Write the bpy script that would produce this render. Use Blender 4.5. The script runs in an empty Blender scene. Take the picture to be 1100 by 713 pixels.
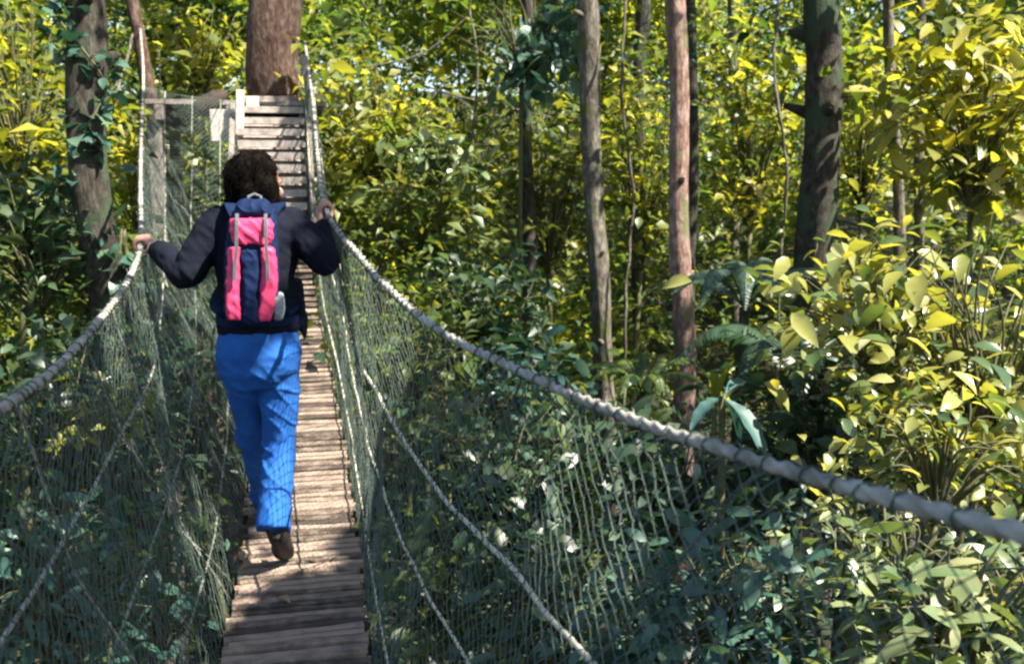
import bpy, bmesh, math, random
import numpy as np
from mathutils import Vector, Matrix, noise

random.seed(11)
RNG = np.random.default_rng(11)
scene = bpy.context.scene
COL = scene.collection

# ------------------------------------------------------------------ camera frame
FOC, CX, CY = 1080.0, 550.0, 356.5
PITCH = math.radians(8.7)
EYE = np.array((0.0, 0.0, 1.52))
FWD = np.array((0.0, math.cos(PITCH), -math.sin(PITCH)))
UPV = np.array((0.0, math.sin(PITCH), math.cos(PITCH)))
RGT = np.array((1.0, 0.0, 0.0))
U = np.array((-0.2128, 0.9771, 0.0)); U /= np.linalg.norm(U)      # along the bridge
NV = np.array((U[1], -U[0], 0.0))                                 # to the right of it
ZV = np.array((0.0, 0.0, 1.0))

def ray(px, py):
    return FWD + (px - CX) / FOC * RGT - (py - CY) / FOC * UPV

def P(px, py, d):
    """the point d metres in front of the eye, seen at a pixel of the photograph"""
    return EYE + d * ray(px, py)

def PS(px, py, s):
    """the point seen at a pixel, s metres along the bridge"""
    r = ray(px, py)
    return EYE + r * (s / r.dot(U))

def BR(s, lat, z):
    return U * s + NV * lat + ZV * z

def srz(p):
    return float(p.dot(U)), float(p.dot(NV)), float(p[2])

# ------------------------------------------------------------------ object helpers
def tag(o, label=None, cat=None, group=None, kind=None):
    if label: o['label'] = label
    if cat: o['category'] = cat
    if group: o['group'] = group
    if kind: o['kind'] = kind
    return o

def empty(name, loc, label, cat, group=None):
    o = bpy.data.objects.new(name, None)
    COL.objects.link(o)
    o.empty_display_size = 0.1
    o.location = Vector([float(c) for c in loc])
    bpy.context.view_layer.update()
    return tag(o, label, cat, group)

def link(name, me, mat, parent=None, smooth=False):
    o = bpy.data.objects.new(name, me)
    COL.objects.link(o)
    if mat is not None:
        me.materials.clear()
        me.materials.append(mat)
    if parent is not None:
        o.parent = parent
        o.matrix_parent_inverse = world_of(parent).inverted()
    if smooth:
        me.polygons.foreach_set('use_smooth', np.ones(len(me.polygons), dtype=bool))
    return o

def world_of(o):
    m = Matrix.Translation(o.location) if o.parent is None else world_of(o.parent)
    return m

class MB:
    """collects vertices and faces, links them as one mesh object"""
    def __init__(self):
        self.v, self.f = [], []
    def add(self, v, f):
        k = len(self.v)
        self.v.extend([tuple(map(float, p)) for p in v])
        self.f.extend([tuple(i + k for i in q) for q in f])
    def box(self, c, ax, ay, az):
        c, ax, ay, az = map(np.asarray, (c, ax, ay, az))
        v = [c + sx * ax + sy * ay + sz * az for sx in (-1, 1) for sy in (-1, 1) for sz in (-1, 1)]
        self.add(v, [(0, 1, 3, 2), (4, 6, 7, 5), (0, 4, 5, 1), (2, 3, 7, 6), (0, 2, 6, 4), (1, 5, 7, 3)])
    def tube(self, pts, rad, n=6, cap=True, lump=None):
        pts = np.asarray(pts, float)
        m = len(pts)
        rad = np.full(m, rad) if np.isscalar(rad) else np.asarray(rad, float)
        tan = np.gradient(pts, axis=0)
        tan /= np.linalg.norm(tan, axis=1)[:, None] + 1e-12
        ref = np.array((0, 0, 1.0)) if abs(tan[0][2]) < 0.9 else np.array((1.0, 0, 0))
        a = np.cross(tan[0], ref); a /= np.linalg.norm(a)
        ang = np.arange(n) * 2 * math.pi / n
        vs = []
        for i in range(m):
            a = a - tan[i] * a.dot(tan[i]); a /= np.linalg.norm(a) + 1e-12
            b = np.cross(tan[i], a)
            r = rad[i] * (np.ones(n) if lump is None else lump(i, ang))
            vs.append(pts[i] + (np.cos(ang) * r)[:, None] * a + (np.sin(ang) * r)[:, None] * b)
        v = np.concatenate(vs)
        f = []
        for i in range(m - 1):
            for j in range(n):
                k = (j + 1) % n
                f.append((i * n + j, i * n + k, (i + 1) * n + k, (i + 1) * n + j))
        if cap:
            f.append(tuple(range(n - 1, -1, -1)))
            f.append(tuple((m - 1) * n + j for j in range(n)))
        self.add(v, f)
    def mesh(self, name):
        me = bpy.data.meshes.new(name)
        me.from_pydata(self.v, [], self.f)
        me.update()
        return me
    def build(self, name, mat, parent=None, smooth=False):
        return link(name, self.mesh(name), mat, parent, smooth)

def crom(pts, per=8):
    """Catmull-Rom through points"""
    p = np.asarray(pts, float)
    p = np.vstack([2 * p[0] - p[1], p, 2 * p[-1] - p[-2]])
    out = []
    for i in range(1, len(p) - 2):
        for t in np.arange(per) / per:
            out.append(0.5 * (2 * p[i] + (p[i + 1] - p[i - 1]) * t + (2 * p[i - 1] - 5 * p[i] + 4 * p[i + 1] - p[i + 2]) * t * t
                              + (3 * p[i] - p[i - 1] - 3 * p[i + 1] + p[i + 2]) * t ** 3))
    out.append(p[-2])
    return np.array(out)

def unit(v):
    v = np.asarray(v, float)
    return v / (np.linalg.norm(v, axis=-1, keepdims=True) + 1e-12)

# ------------------------------------------------------------------ materials
def nodes_of(name):
    m = bpy.data.materials.new(name)
    m.use_nodes = True
    t = m.node_tree
    t.nodes.clear()
    return m, t.nodes, t.links

def N(ns, kind, **kw):
    n = ns.new(kind)
    for k, v in kw.items():
        setattr(n, k, v)
    return n

def ramp(ns, stops):
    r = ns.new('ShaderNodeValToRGB')
    e = r.color_ramp.elements
    while len(e) < len(stops):
        e.new(0.5)
    for el, (p, c) in zip(e, stops):
        el.position = p
        el.color = (*c, 1)
    return r

def leaf_material(name, stops, rough=0.45, trans=0.45, tcol=(1.5, 1.35, 0.6), spec=0.5):
    m, ns, ln = nodes_of(name)
    geo = N(ns, 'ShaderNodeNewGeometry')
    att = N(ns, 'ShaderNodeAttribute', attribute_name='tint')
    mx = N(ns, 'ShaderNodeMath', operation='MULTIPLY_ADD')
    mx.inputs[1].default_value = 0.42
    ln.new(geo.outputs['Random Per Island'], mx.inputs[0])
    sc = N(ns, 'ShaderNodeMath', operation='MULTIPLY')
    sc.inputs[1].default_value = 0.58
    ln.new(att.outputs['Fac'], sc.inputs[0])
    ln.new(sc.outputs[0], mx.inputs[2])
    r = ramp(ns, stops)
    ln.new(mx.outputs[0], r.inputs[0])
    # blotches that belong to the leaf
    nz = N(ns, 'ShaderNodeTexNoise')
    nz.inputs['Scale'].default_value = 35
    nz.inputs['Detail'].default_value = 3
    bl = N(ns, 'ShaderNodeMix', data_type='RGBA', blend_type='MULTIPLY')
    bl.inputs[0].default_value = 0.35
    ln.new(r.outputs[0], bl.inputs[6])
    ln.new(nz.outputs['Fac'], bl.inputs[7])
    b = N(ns, 'ShaderNodeBsdfPrincipled')
    b.inputs['Roughness'].default_value = rough
    b.inputs['Specular IOR Level'].default_value = spec
    ln.new(bl.outputs[2], b.inputs['Base Color'])
    tc = N(ns, 'ShaderNodeMix', data_type='RGBA', blend_type='MULTIPLY')
    tc.inputs[0].default_value = 1
    tc.inputs[7].default_value = (*tcol, 1)
    ln.new(bl.outputs[2], tc.inputs[6])
    tr = N(ns, 'ShaderNodeBsdfTranslucent')
    ln.new(tc.outputs[2], tr.inputs['Color'])
    ms = N(ns, 'ShaderNodeMixShader')
    ms.inputs[0].default_value = trans
    ln.new(b.outputs[0], ms.inputs[1])
    ln.new(tr.outputs[0], ms.inputs[2])
    o = N(ns, 'ShaderNodeOutputMaterial')
    ln.new(ms.outputs[0], o.inputs[0])
    return m

def solid(name, c1, c2, scale=20, rough=0.8, bump=0.2, stretch=(1, 1, 1), spec=0.3, island=0.0, sheen=0.0, dist=0.005):
    m, ns, ln = nodes_of(name)
    tc = N(ns, 'ShaderNodeTexCoord')
    mp = N(ns, 'ShaderNodeMapping')
    mp.inputs['Scale'].default_value = stretch
    ln.new(tc.outputs['Object'], mp.inputs[0])
    nz = N(ns, 'ShaderNodeTexNoise')
    nz.inputs['Scale'].default_value = scale
    nz.inputs['Detail'].default_value = 6
    nz.inputs['Roughness'].default_value = 0.65
    ln.new(mp.outputs[0], nz.inputs['Vector'])
    fac = nz.outputs['Fac']
    if island:
        geo = N(ns, 'ShaderNodeNewGeometry')
        ad = N(ns, 'ShaderNodeMath', operation='MULTIPLY_ADD')
        ad.inputs[1].default_value = island
        ln.new(geo.outputs['Random Per Island'], ad.inputs[0])
        sb = N(ns, 'ShaderNodeMath', operation='SUBTRACT')
        sb.inputs[1].default_value = island / 2
        ln.new(fac, sb.inputs[0])
        ln.new(sb.outputs[0], ad.inputs[2])
        fac = ad.outputs[0]
    r = ramp(ns, [(0.3, c1), (0.7, c2)])
    ln.new(fac, r.inputs[0])
    b = N(ns, 'ShaderNodeBsdfPrincipled')
    b.inputs['Roughness'].default_value = rough
    b.inputs['Specular IOR Level'].default_value = spec
    if sheen:
        b.inputs['Sheen Weight'].default_value = sheen
    ln.new(r.outputs[0], b.inputs['Base Color'])
    if bump:
        bp = N(ns, 'ShaderNodeBump')
        bp.inputs['Strength'].default_value = bump
        bp.inputs['Distance'].default_value = dist
        ln.new(nz.outputs['Fac'], bp.inputs['Height'])
        ln.new(bp.outputs[0], b.inputs['Normal'])
    o = N(ns, 'ShaderNodeOutputMaterial')
    ln.new(b.outputs[0], o.inputs[0])
    return m

def bark(name, c1, c2, c3, moss=0.45, mosscol=(0.05, 0.08, 0.02)):
    m, ns, ln = nodes_of(name)
    tc = N(ns, 'ShaderNodeTexCoord')
    mp = N(ns, 'ShaderNodeMapping')
    mp.inputs['Scale'].default_value = (1, 1, 0.4)
    ln.new(tc.outputs['Object'], mp.inputs[0])
    nz = N(ns, 'ShaderNodeTexNoise')
    nz.inputs['Scale'].default_value = 26
    nz.inputs['Detail'].default_value = 8
    nz.inputs['Roughness'].default_value = 0.7
    ln.new(mp.outputs[0], nz.inputs['Vector'])
    r = ramp(ns, [(0.32, c1), (0.5, c2), (0.68, c3)])
    ln.new(nz.outputs['Fac'], r.inputs[0])
    n2 = N(ns, 'ShaderNodeTexNoise')
    n2.inputs['Scale'].default_value = 4.5
    n2.inputs['Detail'].default_value = 5
    ln.new(tc.outputs['Object'], n2.inputs['Vector'])
    r2 = ramp(ns, [(1 - moss, (0, 0, 0)), (min(1.0, 1.1 - moss), (1, 1, 1))])
    ln.new(n2.outputs['Fac'], r2.inputs[0])
    mx = N(ns, 'ShaderNodeMix', data_type='RGBA')
    ln.new(r2.outputs[0], mx.inputs[0])
    ln.new(r.outputs[0], mx.inputs[6])
    mx.inputs[7].default_value = (*mosscol, 1)
    b = N(ns, 'ShaderNodeBsdfPrincipled')
    b.inputs['Roughness'].default_value = 0.85
    b.inputs['Specular IOR Level'].default_value = 0.2
    ln.new(mx.outputs[2], b.inputs['Base Color'])
    bp = N(ns, 'ShaderNodeBump')
    bp.inputs['Strength'].default_value = 1.0
    bp.inputs['Distance'].default_value = 0.03
    ln.new(nz.outputs['Fac'], bp.inputs['Height'])
    ln.new(bp.outputs[0], b.inputs['Normal'])
    o = N(ns, 'ShaderNodeOutputMaterial')
    ln.new(b.outputs[0], o.inputs[0])
    return m

M = {}
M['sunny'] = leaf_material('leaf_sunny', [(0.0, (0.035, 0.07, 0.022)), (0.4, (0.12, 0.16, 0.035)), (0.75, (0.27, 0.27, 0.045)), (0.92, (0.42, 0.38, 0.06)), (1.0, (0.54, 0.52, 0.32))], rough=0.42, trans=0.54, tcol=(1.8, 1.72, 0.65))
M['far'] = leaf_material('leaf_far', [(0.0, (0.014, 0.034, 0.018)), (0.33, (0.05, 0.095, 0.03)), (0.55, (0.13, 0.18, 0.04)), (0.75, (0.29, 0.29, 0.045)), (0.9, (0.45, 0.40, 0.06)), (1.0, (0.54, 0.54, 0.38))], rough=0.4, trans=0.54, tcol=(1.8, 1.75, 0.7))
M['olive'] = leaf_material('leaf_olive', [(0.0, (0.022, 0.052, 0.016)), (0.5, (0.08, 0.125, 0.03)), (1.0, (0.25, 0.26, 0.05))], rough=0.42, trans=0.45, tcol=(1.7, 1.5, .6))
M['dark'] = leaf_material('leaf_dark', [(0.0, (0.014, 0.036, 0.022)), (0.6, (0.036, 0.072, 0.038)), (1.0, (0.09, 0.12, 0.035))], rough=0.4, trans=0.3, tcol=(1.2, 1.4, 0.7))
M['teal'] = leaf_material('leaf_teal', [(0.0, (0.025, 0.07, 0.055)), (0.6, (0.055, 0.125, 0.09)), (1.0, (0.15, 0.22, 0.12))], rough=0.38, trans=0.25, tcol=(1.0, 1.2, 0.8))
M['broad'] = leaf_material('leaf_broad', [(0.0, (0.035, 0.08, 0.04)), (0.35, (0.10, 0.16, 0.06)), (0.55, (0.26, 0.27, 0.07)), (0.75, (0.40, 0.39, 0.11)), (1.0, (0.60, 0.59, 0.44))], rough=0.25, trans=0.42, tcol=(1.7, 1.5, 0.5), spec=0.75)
M['blade'] = leaf_material('leaf_blade', [(0.0, (0.025, 0.075, 0.07)), (1.0, (0.06, 0.13, 0.12))], rough=0.5, trans=0.2, spec=0.3, tcol=(1, 1.2, .8))
M['fern'] = leaf_material('leaf_fern', [(0.0, (0.025, 0.06, 0.04)), (0.6, (0.06, 0.11, 0.075)), (1.0, (0.14, 0.18, 0.10))], rough=0.45, trans=0.35)
M['pale'] = leaf_material('leaf_pale', [(0.0, (0.05, 0.10, 0.045)), (0.5, (0.13, 0.19, 0.08)), (0.85, (0.32, 0.34, 0.16)), (1.0, (0.5, 0.48, 0.3))], rough=0.35, trans=0.35, spec=0.6)
M['dry'] = leaf_material('leaf_dry', [(0.0, (0.14, 0.07, 0.03)), (0.6, (0.30, 0.18, 0.09)), (1.0, (0.5, 0.38, 0.25))], rough=0.7, trans=0.2, tcol=(1.1, 0.9, 0.6))
M['bark_dark'] = bark('bark_dark', (0.012, 0.010, 0.008), (0.035, 0.03, 0.024), (0.08, 0.075, 0.06), 0.5, (0.035, 0.055, 0.03))
M['bark_brown'] = bark('bark_brown', (0.022, 0.012, 0.008), (0.062, 0.037, 0.027), (0.14, 0.10, 0.085), 0.42, (0.10, 0.11, 0.08))
M['bark_grey'] = bark('bark_grey', (0.03, 0.026, 0.02), (0.095, 0.084, 0.066), (0.22, 0.205, 0.165), 0.46, (0.07, 0.085, 0.022))
M['bark_pink'] = bark('bark_pink', (0.06, 0.034, 0.026), (0.19, 0.115, 0.092), (0.36, 0.27, 0.24), 0.45, (0.12, 0.12, 0.06))
M['stem'] = solid('stem_skin', (0.04, 0.05, 0.02), (0.10, 0.09, 0.04), 30, 0.8)
M['rope'] = solid('rope_fibre', (0.10, 0.095, 0.08), (0.38, 0.365, 0.325), 15, 0.95, 0.5, dist=0.004)
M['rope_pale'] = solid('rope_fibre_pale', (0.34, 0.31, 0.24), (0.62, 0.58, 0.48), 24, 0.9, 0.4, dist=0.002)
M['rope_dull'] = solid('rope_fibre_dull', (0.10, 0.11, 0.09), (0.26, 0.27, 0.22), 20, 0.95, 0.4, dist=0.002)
M['net'] = solid('net_twine', (0.026, 0.040, 0.034), (0.075, 0.10, 0.085), 9, 0.85, 0)
M['plank'] = solid('weathered_plank', (0.045, 0.034, 0.027), (0.24, 0.18, 0.14), 14, 0.8, 0.6, (1, 1, 1), island=0.5)
M['timber'] = solid('grey_timber', (0.13, 0.11, 0.10), (0.30, 0.26, 0.23), 18, 0.8, 0.4, island=0.35)
M['timber_mid'] = solid('sunlit_tone_timber', (0.14, 0.12, 0.105), (0.36, 0.32, 0.29), 18, 0.75, 0.3, island=.3)  # timber of the steps, made paler in colour to look sunlit
M['timber_pale'] = solid('pale_timber', (0.32, 0.28, 0.26), (0.56, 0.50, 0.47), 18, 0.75, 0.3)
M['log'] = solid('dark_log', (0.012, 0.009, 0.007), (0.045, 0.032, 0.024), 20, 0.9, 0.6)
M['cable'] = solid('wire_cable', (0.05, 0.05, 0.045), (0.16, 0.15, 0.13), 60, 0.5, 0.2)
M['soil'] = solid('forest_soil', (0.010, 0.010, 0.006), (0.03, 0.03, 0.014), 1.7, 0.95, 0.6, dist=0.05)
M['skin'] = solid('skin', (0.27, 0.145, 0.105), (0.36, 0.20, 0.15), 40, 0.5, 0.1, dist=0.001)
M['hair'] = solid('dark_hair', (0.002, 0.0015, 0.0015), (0.007, 0.005, 0.004), 60, 0.8, 0.3, spec=0.03)
M['jacket'] = solid('navy_jacket_cloth', (0.003, 0.004, 0.008), (0.008, 0.010, 0.018), 160, 0.95, 0.25, spec=0.1, dist=0.002)
M['jeans'] = solid('blue_denim', (0.004, 0.048, 0.19), (0.012, 0.10, 0.38), 9, 0.85, 0.25, dist=0.002)
M['denim_hem'] = solid('pale_denim_hem', (0.004, 0.05, 0.2), (0.012, 0.09, 0.3), 60, 0.85, 0.2, dist=0.002)
M['shoe'] = solid('dark_shoe_leather', (0.008, 0.007, 0.007), (0.022, 0.018, 0.016), 60, 0.6, 0.2, dist=0.002)
M['sole'] = solid('shoe_rubber', (0.018, 0.014, 0.012), (0.035, 0.028, 0.025), 60, 0.8, 0.2, dist=0.002)
M['pink'] = solid('pink_nylon', (0.44, 0.026, 0.09), (0.60, 0.05, 0.14), 40, 0.55, 0.2, dist=0.002)
M['navy'] = solid('navy_nylon', (0.003, 0.009, 0.032), (0.006, 0.016, 0.055), 90, 0.75, 0.2, spec=0.1, dist=0.002)
M['webbing'] = solid('grey_webbing', (0.05, 0.055, 0.065), (0.10, 0.11, 0.12), 120, 0.8, 0.1)
M['logo'] = solid('pale_print', (0.85, 0.50, 0.55), (0.95, 0.62, 0.66), 60, 0.6, 0)
M['pouch'] = solid('grey_mesh_pouch', (0.10, 0.13, 0.15), (0.26, 0.30, 0.32), 160, 0.7, 0.2)

# ------------------------------------------------------------------ sun and sky
SUN_AZ = np.array((0.90, -0.43, 0)); SUN_AZ /= np.linalg.norm(SUN_AZ)
SUN_EL = math.radians(52)
SUN = SUN_AZ * math.cos(SUN_EL) + ZV * math.sin(SUN_EL)          # towards the sun

# patches made sunlit by holes carved through the foliage: (point, radius of the hole)
GAPS = []
def keep_lit(p, margin=0.0):
    """mask of points that do not block one of the holes carved for sunlight"""
    ok = np.ones(len(p), bool)
    for q, r, tmin in GAPS:
        w = p - q
        t = w @ SUN
        d = np.linalg.norm(w - t[:, None] * SUN, axis=1)
        ok &= ~((t > tmin) & (d < r + margin))
    return ok

for px, py, d, r in [(306, 430, 3.75, 0.14), (304, 470, 3.75, .14), (304, 505, 3.75, 0.14), (302, 540, 3.75, .13), (330, 560, 4.2, .12), (345, 590, 4.0, .08), (332, 420, 5.6, 0.22), (335, 460, 5.2, .2), (340, 500, 4.8, .2), (345, 540, 4.45, .16), (332, 380, 6.2, 0.25), (330, 340, 6.7, .25), (250, 600, 4.0, 0.10),
                     (290, 150, 7.6, 0.36), (243, 135, 7.85, 0.36), (430, 320, 3.0, 0.16), (510, 605, 2.1, .08), (545, 640, 1.93, 0.08), (580, 675, 1.8, 0.08), (400, 400, 3.2, .08), (480, 362, 2.65, .07),
                     (940, 300, 4.8, 0.55), (1020, 270, 4.9, 0.55), (1060, 370, 4.6, 0.5), (960, 390, 4.6, 0.35), (1040, 480, 4.0, 0.4), (1000, 560, 3.6, 0.25), (1050, 640, 3.3, 0.3),
                     (470, 190, 8.0, 0.6), (400, 130, 9.0, 0.7), (727, 200, 7.2, 0.5), (650, 380, 8, 0.3), (60, 120, 8.5, 0.8), (120, 150, 8.5, 0.6),
                     (110, 460, 4.0, 0.25), (270, 240, 3.8, 0.14), (120, 330, 2.9, 0.12), (950, 635, 3.4, .2), (200, 80, 10, .7)]:
    GAPS.append((P(px, py, d), r, .35))
for px, py, d, r in [(900, 240, 5.0, .7), (1000, 210, 5.0, .8), (1090, 230, 4.8, .8), (1040, 330, 4.4, .6), (960, 450, 4.2, .45), (1040, 440, 4.0, .5), (1080, 600, 3.2, .4),
                     (1050, 60, 7.6, 1.0), (930, 60, 9.6, .9), (400, 60, 9.2, 1.0), (470, 140, 8.0, .7), (20, 40, 8.4, 1.0), (150, 100, 9.2, .8), (215, 20, 10.2, .8), (690, 60, 10.4, .9), (810, 40, 10.8, .9), (590, 80, 10.2, .8),
                     (300, 60, 12, 1.2), (500, 120, 12, 1.2), (650, 150, 12.5, 1.2), (800, 180, 13, 1.2), (950, 150, 13, 1.3), (1080, 160, 12, 1.3), (80, 120, 12, 1.2), (400, 200, 12, 1.0), (730, 60, 14, 1.2)]:
    GAPS.append((P(px, py, d), r, 1.0))
for px, py, d in [(960, 640, 3.3), (1060, 640, 3.2), (1080, 690, 3.2), (930, 690, 3.3), (1020, 600, 3.3), (985, 580, 3.5), (850, 640, 3.9), (1000, 680, 3.1)  , (950, 270, 4.7), (1010, 300, 4.5), (1070, 300, 4.4), (930, 370, 4.6), (1010, 380, 4.4), (1080, 400, 4.2), (980, 460, 4.1), (1060, 480, 3.9)]:
    GAPS.append((P(px, py, d), .26, .4))
SHADED = [P(*q) for q in [(300, 690, 3.3), (335, 650, 3.5), (265, 660, 3.4), (310, 630, 3.7), (360, 690, 3.3), (600, 560, 2.1), (720, 640, 1.7), (860, 640, 1.3), (500, 600, 2.3), (680, 540, 1.9), (780, 580, 1.5), (540, 520, 2.3), (640, 690, 1.75), (640, 500, 1.95), (600, 620, 1.95), (690, 620, 1.7), (580, 460, 2.2), (60, 600, 2.0), (150, 600, 2.4), (20, 520, 1.9), (760, 500, 1.6), (430, 560, 2.8)]]  # spots kept dark by leaf clumps added towards the sun

# ------------------------------------------------------------------ leaves
T_SIMPLE = (np.array([(0, 0, 0), (.42, -.5, .10), (.42, .5, .10), (.45, 0, 0), (1, 0, -.16)], float),
            [(0, 1, 3), (0, 3, 2), (1, 4, 3), (3, 4, 2)])
def _fine():
    v = [(0, 0, 0)]
    for u, w, dz in ((.14, .26, 0.0), (.36, .5, -.01), (.62, .44, -.06), (.84, .22, -.15)):
        v += [(u, -w, dz + .16 * w), (u, 0, dz), (u, w, dz + .16 * w)]
    v.append((1, 0, -.26))
    f = [(0, 1, 2), (0, 2, 3)]
    for k in range(3):
        a = 1 + 3 * k
        f += [(a, a + 3, a + 4, a + 1), (a + 1, a + 4, a + 5, a + 2)]
    f += [(10, 13, 11), (11, 13, 12)]
    return np.array(v, float), f
T_FINE = _fine()
def _long():
    v = [(0, 0, 0)]
    for u, w, dz in ((.2, .4, .02), (.5, .5, -.02), (.8, .34, -.12)):
        v += [(u, -w, dz), (u, 0, dz - .02), (u, w, dz)]
    v.append((1, 0, -.24))
    f = [(0, 1, 2), (0, 2, 3)]
    for k in range(2):
        a = 1 + 3 * k
        f += [(a, a + 3, a + 4, a + 1), (a + 1, a + 4, a + 5, a + 2)]
    f += [(7, 10, 8), (8, 10, 9)]
    return np.array(v, float), f
T_LONG = _long()

def leaf_mesh(name, base, dirn, nrm, ln, wd, tint, tpl=T_SIMPLE):
    n = len(base)
    dirn = unit(dirn)
    side = unit(np.cross(dirn, nrm))
    nrm = np.cross(side, dirn)
    tv, tf = tpl
    k = len(tv)
    v = (base[:, None, :] + tv[None, :, 0, None] * (dirn * ln[:, None])[:, None, :]
         + tv[None, :, 1, None] * (side * wd[:, None])[:, None, :]
         + tv[None, :, 2, None] * (nrm * ln[:, None])[:, None, :]).reshape(-1, 3)
    sizes = [len(q) for q in tf]
    flat = np.concatenate([np.array(q) for q in tf])
    loops = (np.arange(n)[:, None] * k + flat[None, :]).reshape(-1)
    tot = np.tile(np.array(sizes), n)
    start = np.concatenate([[0], np.cumsum(tot)[:-1]])
    me = bpy.data.meshes.new(name)
    me.vertices.add(len(v)); me.vertices.foreach_set('co', v.astype(np.float32).ravel())
    me.loops.add(len(loops)); me.loops.foreach_set('vertex_index', loops.astype(np.int32))
    me.polygons.add(len(tot)); me.polygons.foreach_set('loop_start', start.astype(np.int32))
    me.polygons.foreach_set('loop_total', tot.astype(np.int32))
    me.update(calc_edges=True)
    a = me.attributes.new('tint', 'FLOAT', 'POINT')
    a.data.foreach_set('value', np.repeat(tint, k).astype(np.float32))
    return me

def rand_dirs(n, flat=0.5, droop=0.2):
    """leaf directions: outward any way, mostly level, tips hanging a little; normals mostly up"""
    a = RNG.uniform(0, 2 * math.pi, n)
    z = RNG.normal(-droop, flat, n)
    d = unit(np.stack([np.cos(a), np.sin(a), z], 1))
    nr = unit(np.stack([RNG.normal(0, .55, n), RNG.normal(0, .55, n), np.ones(n)], 1))
    return d, nr

def clouds(centres, counts, spread, size, aspect=0.5, tint=0.5, tvar=0.25, flat=0.5, droop=0.2, drift=0.0):
    B, D, NR, L, W, T = [], [], [], [], [], []
    for c, n in zip(centres, counts):
        n = int(n)
        p = c + RNG.normal(0, 1, (n, 3)) * np.asarray(spread)
        d, nr = rand_dirs(n, flat, droop)
        l = size * RNG.uniform(.7, 1.4) * RNG.uniform(.5, 1.3, n)
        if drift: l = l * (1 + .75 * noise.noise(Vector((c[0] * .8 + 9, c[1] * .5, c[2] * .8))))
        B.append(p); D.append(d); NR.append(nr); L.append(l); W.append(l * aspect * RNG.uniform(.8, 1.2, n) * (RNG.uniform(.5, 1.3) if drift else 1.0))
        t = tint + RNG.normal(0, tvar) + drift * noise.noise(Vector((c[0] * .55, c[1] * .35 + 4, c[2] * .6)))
        T.append(np.clip(t + RNG.normal(0, .08, n), 0, 1))
    B, D, NR, L, W, T = map(np.concatenate, (B, D, NR, L, W, T))
    ok = keep_lit(B + D * (L * .5)[:, None], L * .3)
    return B[ok], D[ok], NR[ok], L[ok], W[ok], T[ok]

# ------------------------------------------------------------------ the ground
def ground_z(x, y):
    r = 0.24 * max(0.0, y - 9.5)
    r = r if r < 7 else 7 + (1 - math.exp(-(r - 7) / 4)) * 4
    return -3.3 + r + 0.28 * noise.noise(Vector((x * .35, y * .35, 2.0))) + 0.8 * noise.noise(Vector((x * .07, y * .07, 5.0)))

def build_ground():
    xs = np.concatenate([np.linspace(-260, -30, 16)[:-1], np.linspace(-30, 30, 90), np.linspace(30, 260, 16)[1:]])
    ys = np.concatenate([np.linspace(-160, -8, 12)[:-1], np.linspace(-8, 45, 90), np.linspace(45, 420, 16)[1:]])
    v = [(x, y, ground_z(x, y)) for y in ys for x in xs]
    w = len(xs)
    f = [(j * w + i, j * w + i + 1, (j + 1) * w + i + 1, (j + 1) * w + i) for j in range(len(ys) - 1) for i in range(w - 1)]
    me = bpy.data.meshes.new('ground')
    me.from_pydata(v, [], f)
    tag(link('ground', me, M['soil'], smooth=True), kind='structure')
build_ground()

# ------------------------------------------------------------------ the rope bridge
def deck_z(s):
    return float(np.interp(s, [-3, -1.5, 0, 1.5, 3, 3.9, 4.8, 5.85, 6.6, 7.25], [.5, .25, .09, .02, 0, 0, .09, .33, .62, 1.05]))
def deck_c(s):
    return float(np.interp(s, [-3, 3.0, 3.9, 5, 5.9, 6.6, 7.25, 9], [-.04, -.04, -.012, 0, -.03, -.085, -.125, -.15]))
HALF = 0.232

R_CTRL = [BR(-2.6, .72, 1.75), BR(-1.2, .80, 1.38), BR(0.2, .82, 1.21)] + [P(*q) for q in [(1100, 575, 1.0), (900, 520, 1.25), (680, 450, 1.75), (570, 403, 2.2), (480, 360, 2.65), (430, 322, 3.0),
          (390, 280, 3.4), (350, 224, 4.05), (341, 165, 5.4), (336, 110, 7.2), (327, 40, 9.0)]]
L_CTRL = [BR(-2.6, -.6, 1.7), BR(-1.2, -.55, 1.32), BR(0.2, -.5, 1.17)] + [P(*q) for q in [(0, 440, 1.7), (60, 395, 2.2), (110, 340, 2.8), (138, 300, 3.45), (151, 262, 3.99), (151, 200, 5.3),
          (152, 140, 6.6), (154, 78, 8.2), (150, 22, 9.15)]]
R_ROPE, L_ROPE = crom(R_CTRL, 14), crom(L_CTRL, 14)

def rope_at(rope, s):
    ss = rope @ U
    return np.array([np.interp(s, ss, rope[:, k]) for k in range(3)])

def net_point(side, s, f, rough=1.0):
    """a point of the netting: f = 0 on the hand rope, 1 at the deck edge"""
    top = rope_at(R_ROPE if side > 0 else L_ROPE, s)
    sd = min(s, 8.4)
    zz = deck_z(sd) if sd < 7.25 else 1.05 + (sd - 7.25) * .95
    bot = BR(s, deck_c(s) + side * (HALF + .015), zz - .03)
    p = top * (1 - f) + bot * f
    w = math.sin(math.pi * min(max(f, 0), 1))
    n1 = noise.noise(Vector((s * 1.3, f * 2.2, side * 7.0)))
    n2 = noise.noise(Vector((s * 4.1, f * 5.0, side * 3.0 + 9)))
    return p + NV * (side * .05 * w + rough * w * (.05 * n1 + .018 * n2)) + ZV * (rough * w * .02 * n2)

bridge = empty('rope_footbridge', BR(1.0, 0, 0), 'swaying rope footbridge with plank deck and green netting sides, climbing to the tree platform', 'footbridge')

def twisted(lump=.2, k=3, pitch=1.1):
    return lambda i, ang: 1 + lump * np.cos(k * (ang - i * pitch))

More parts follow.
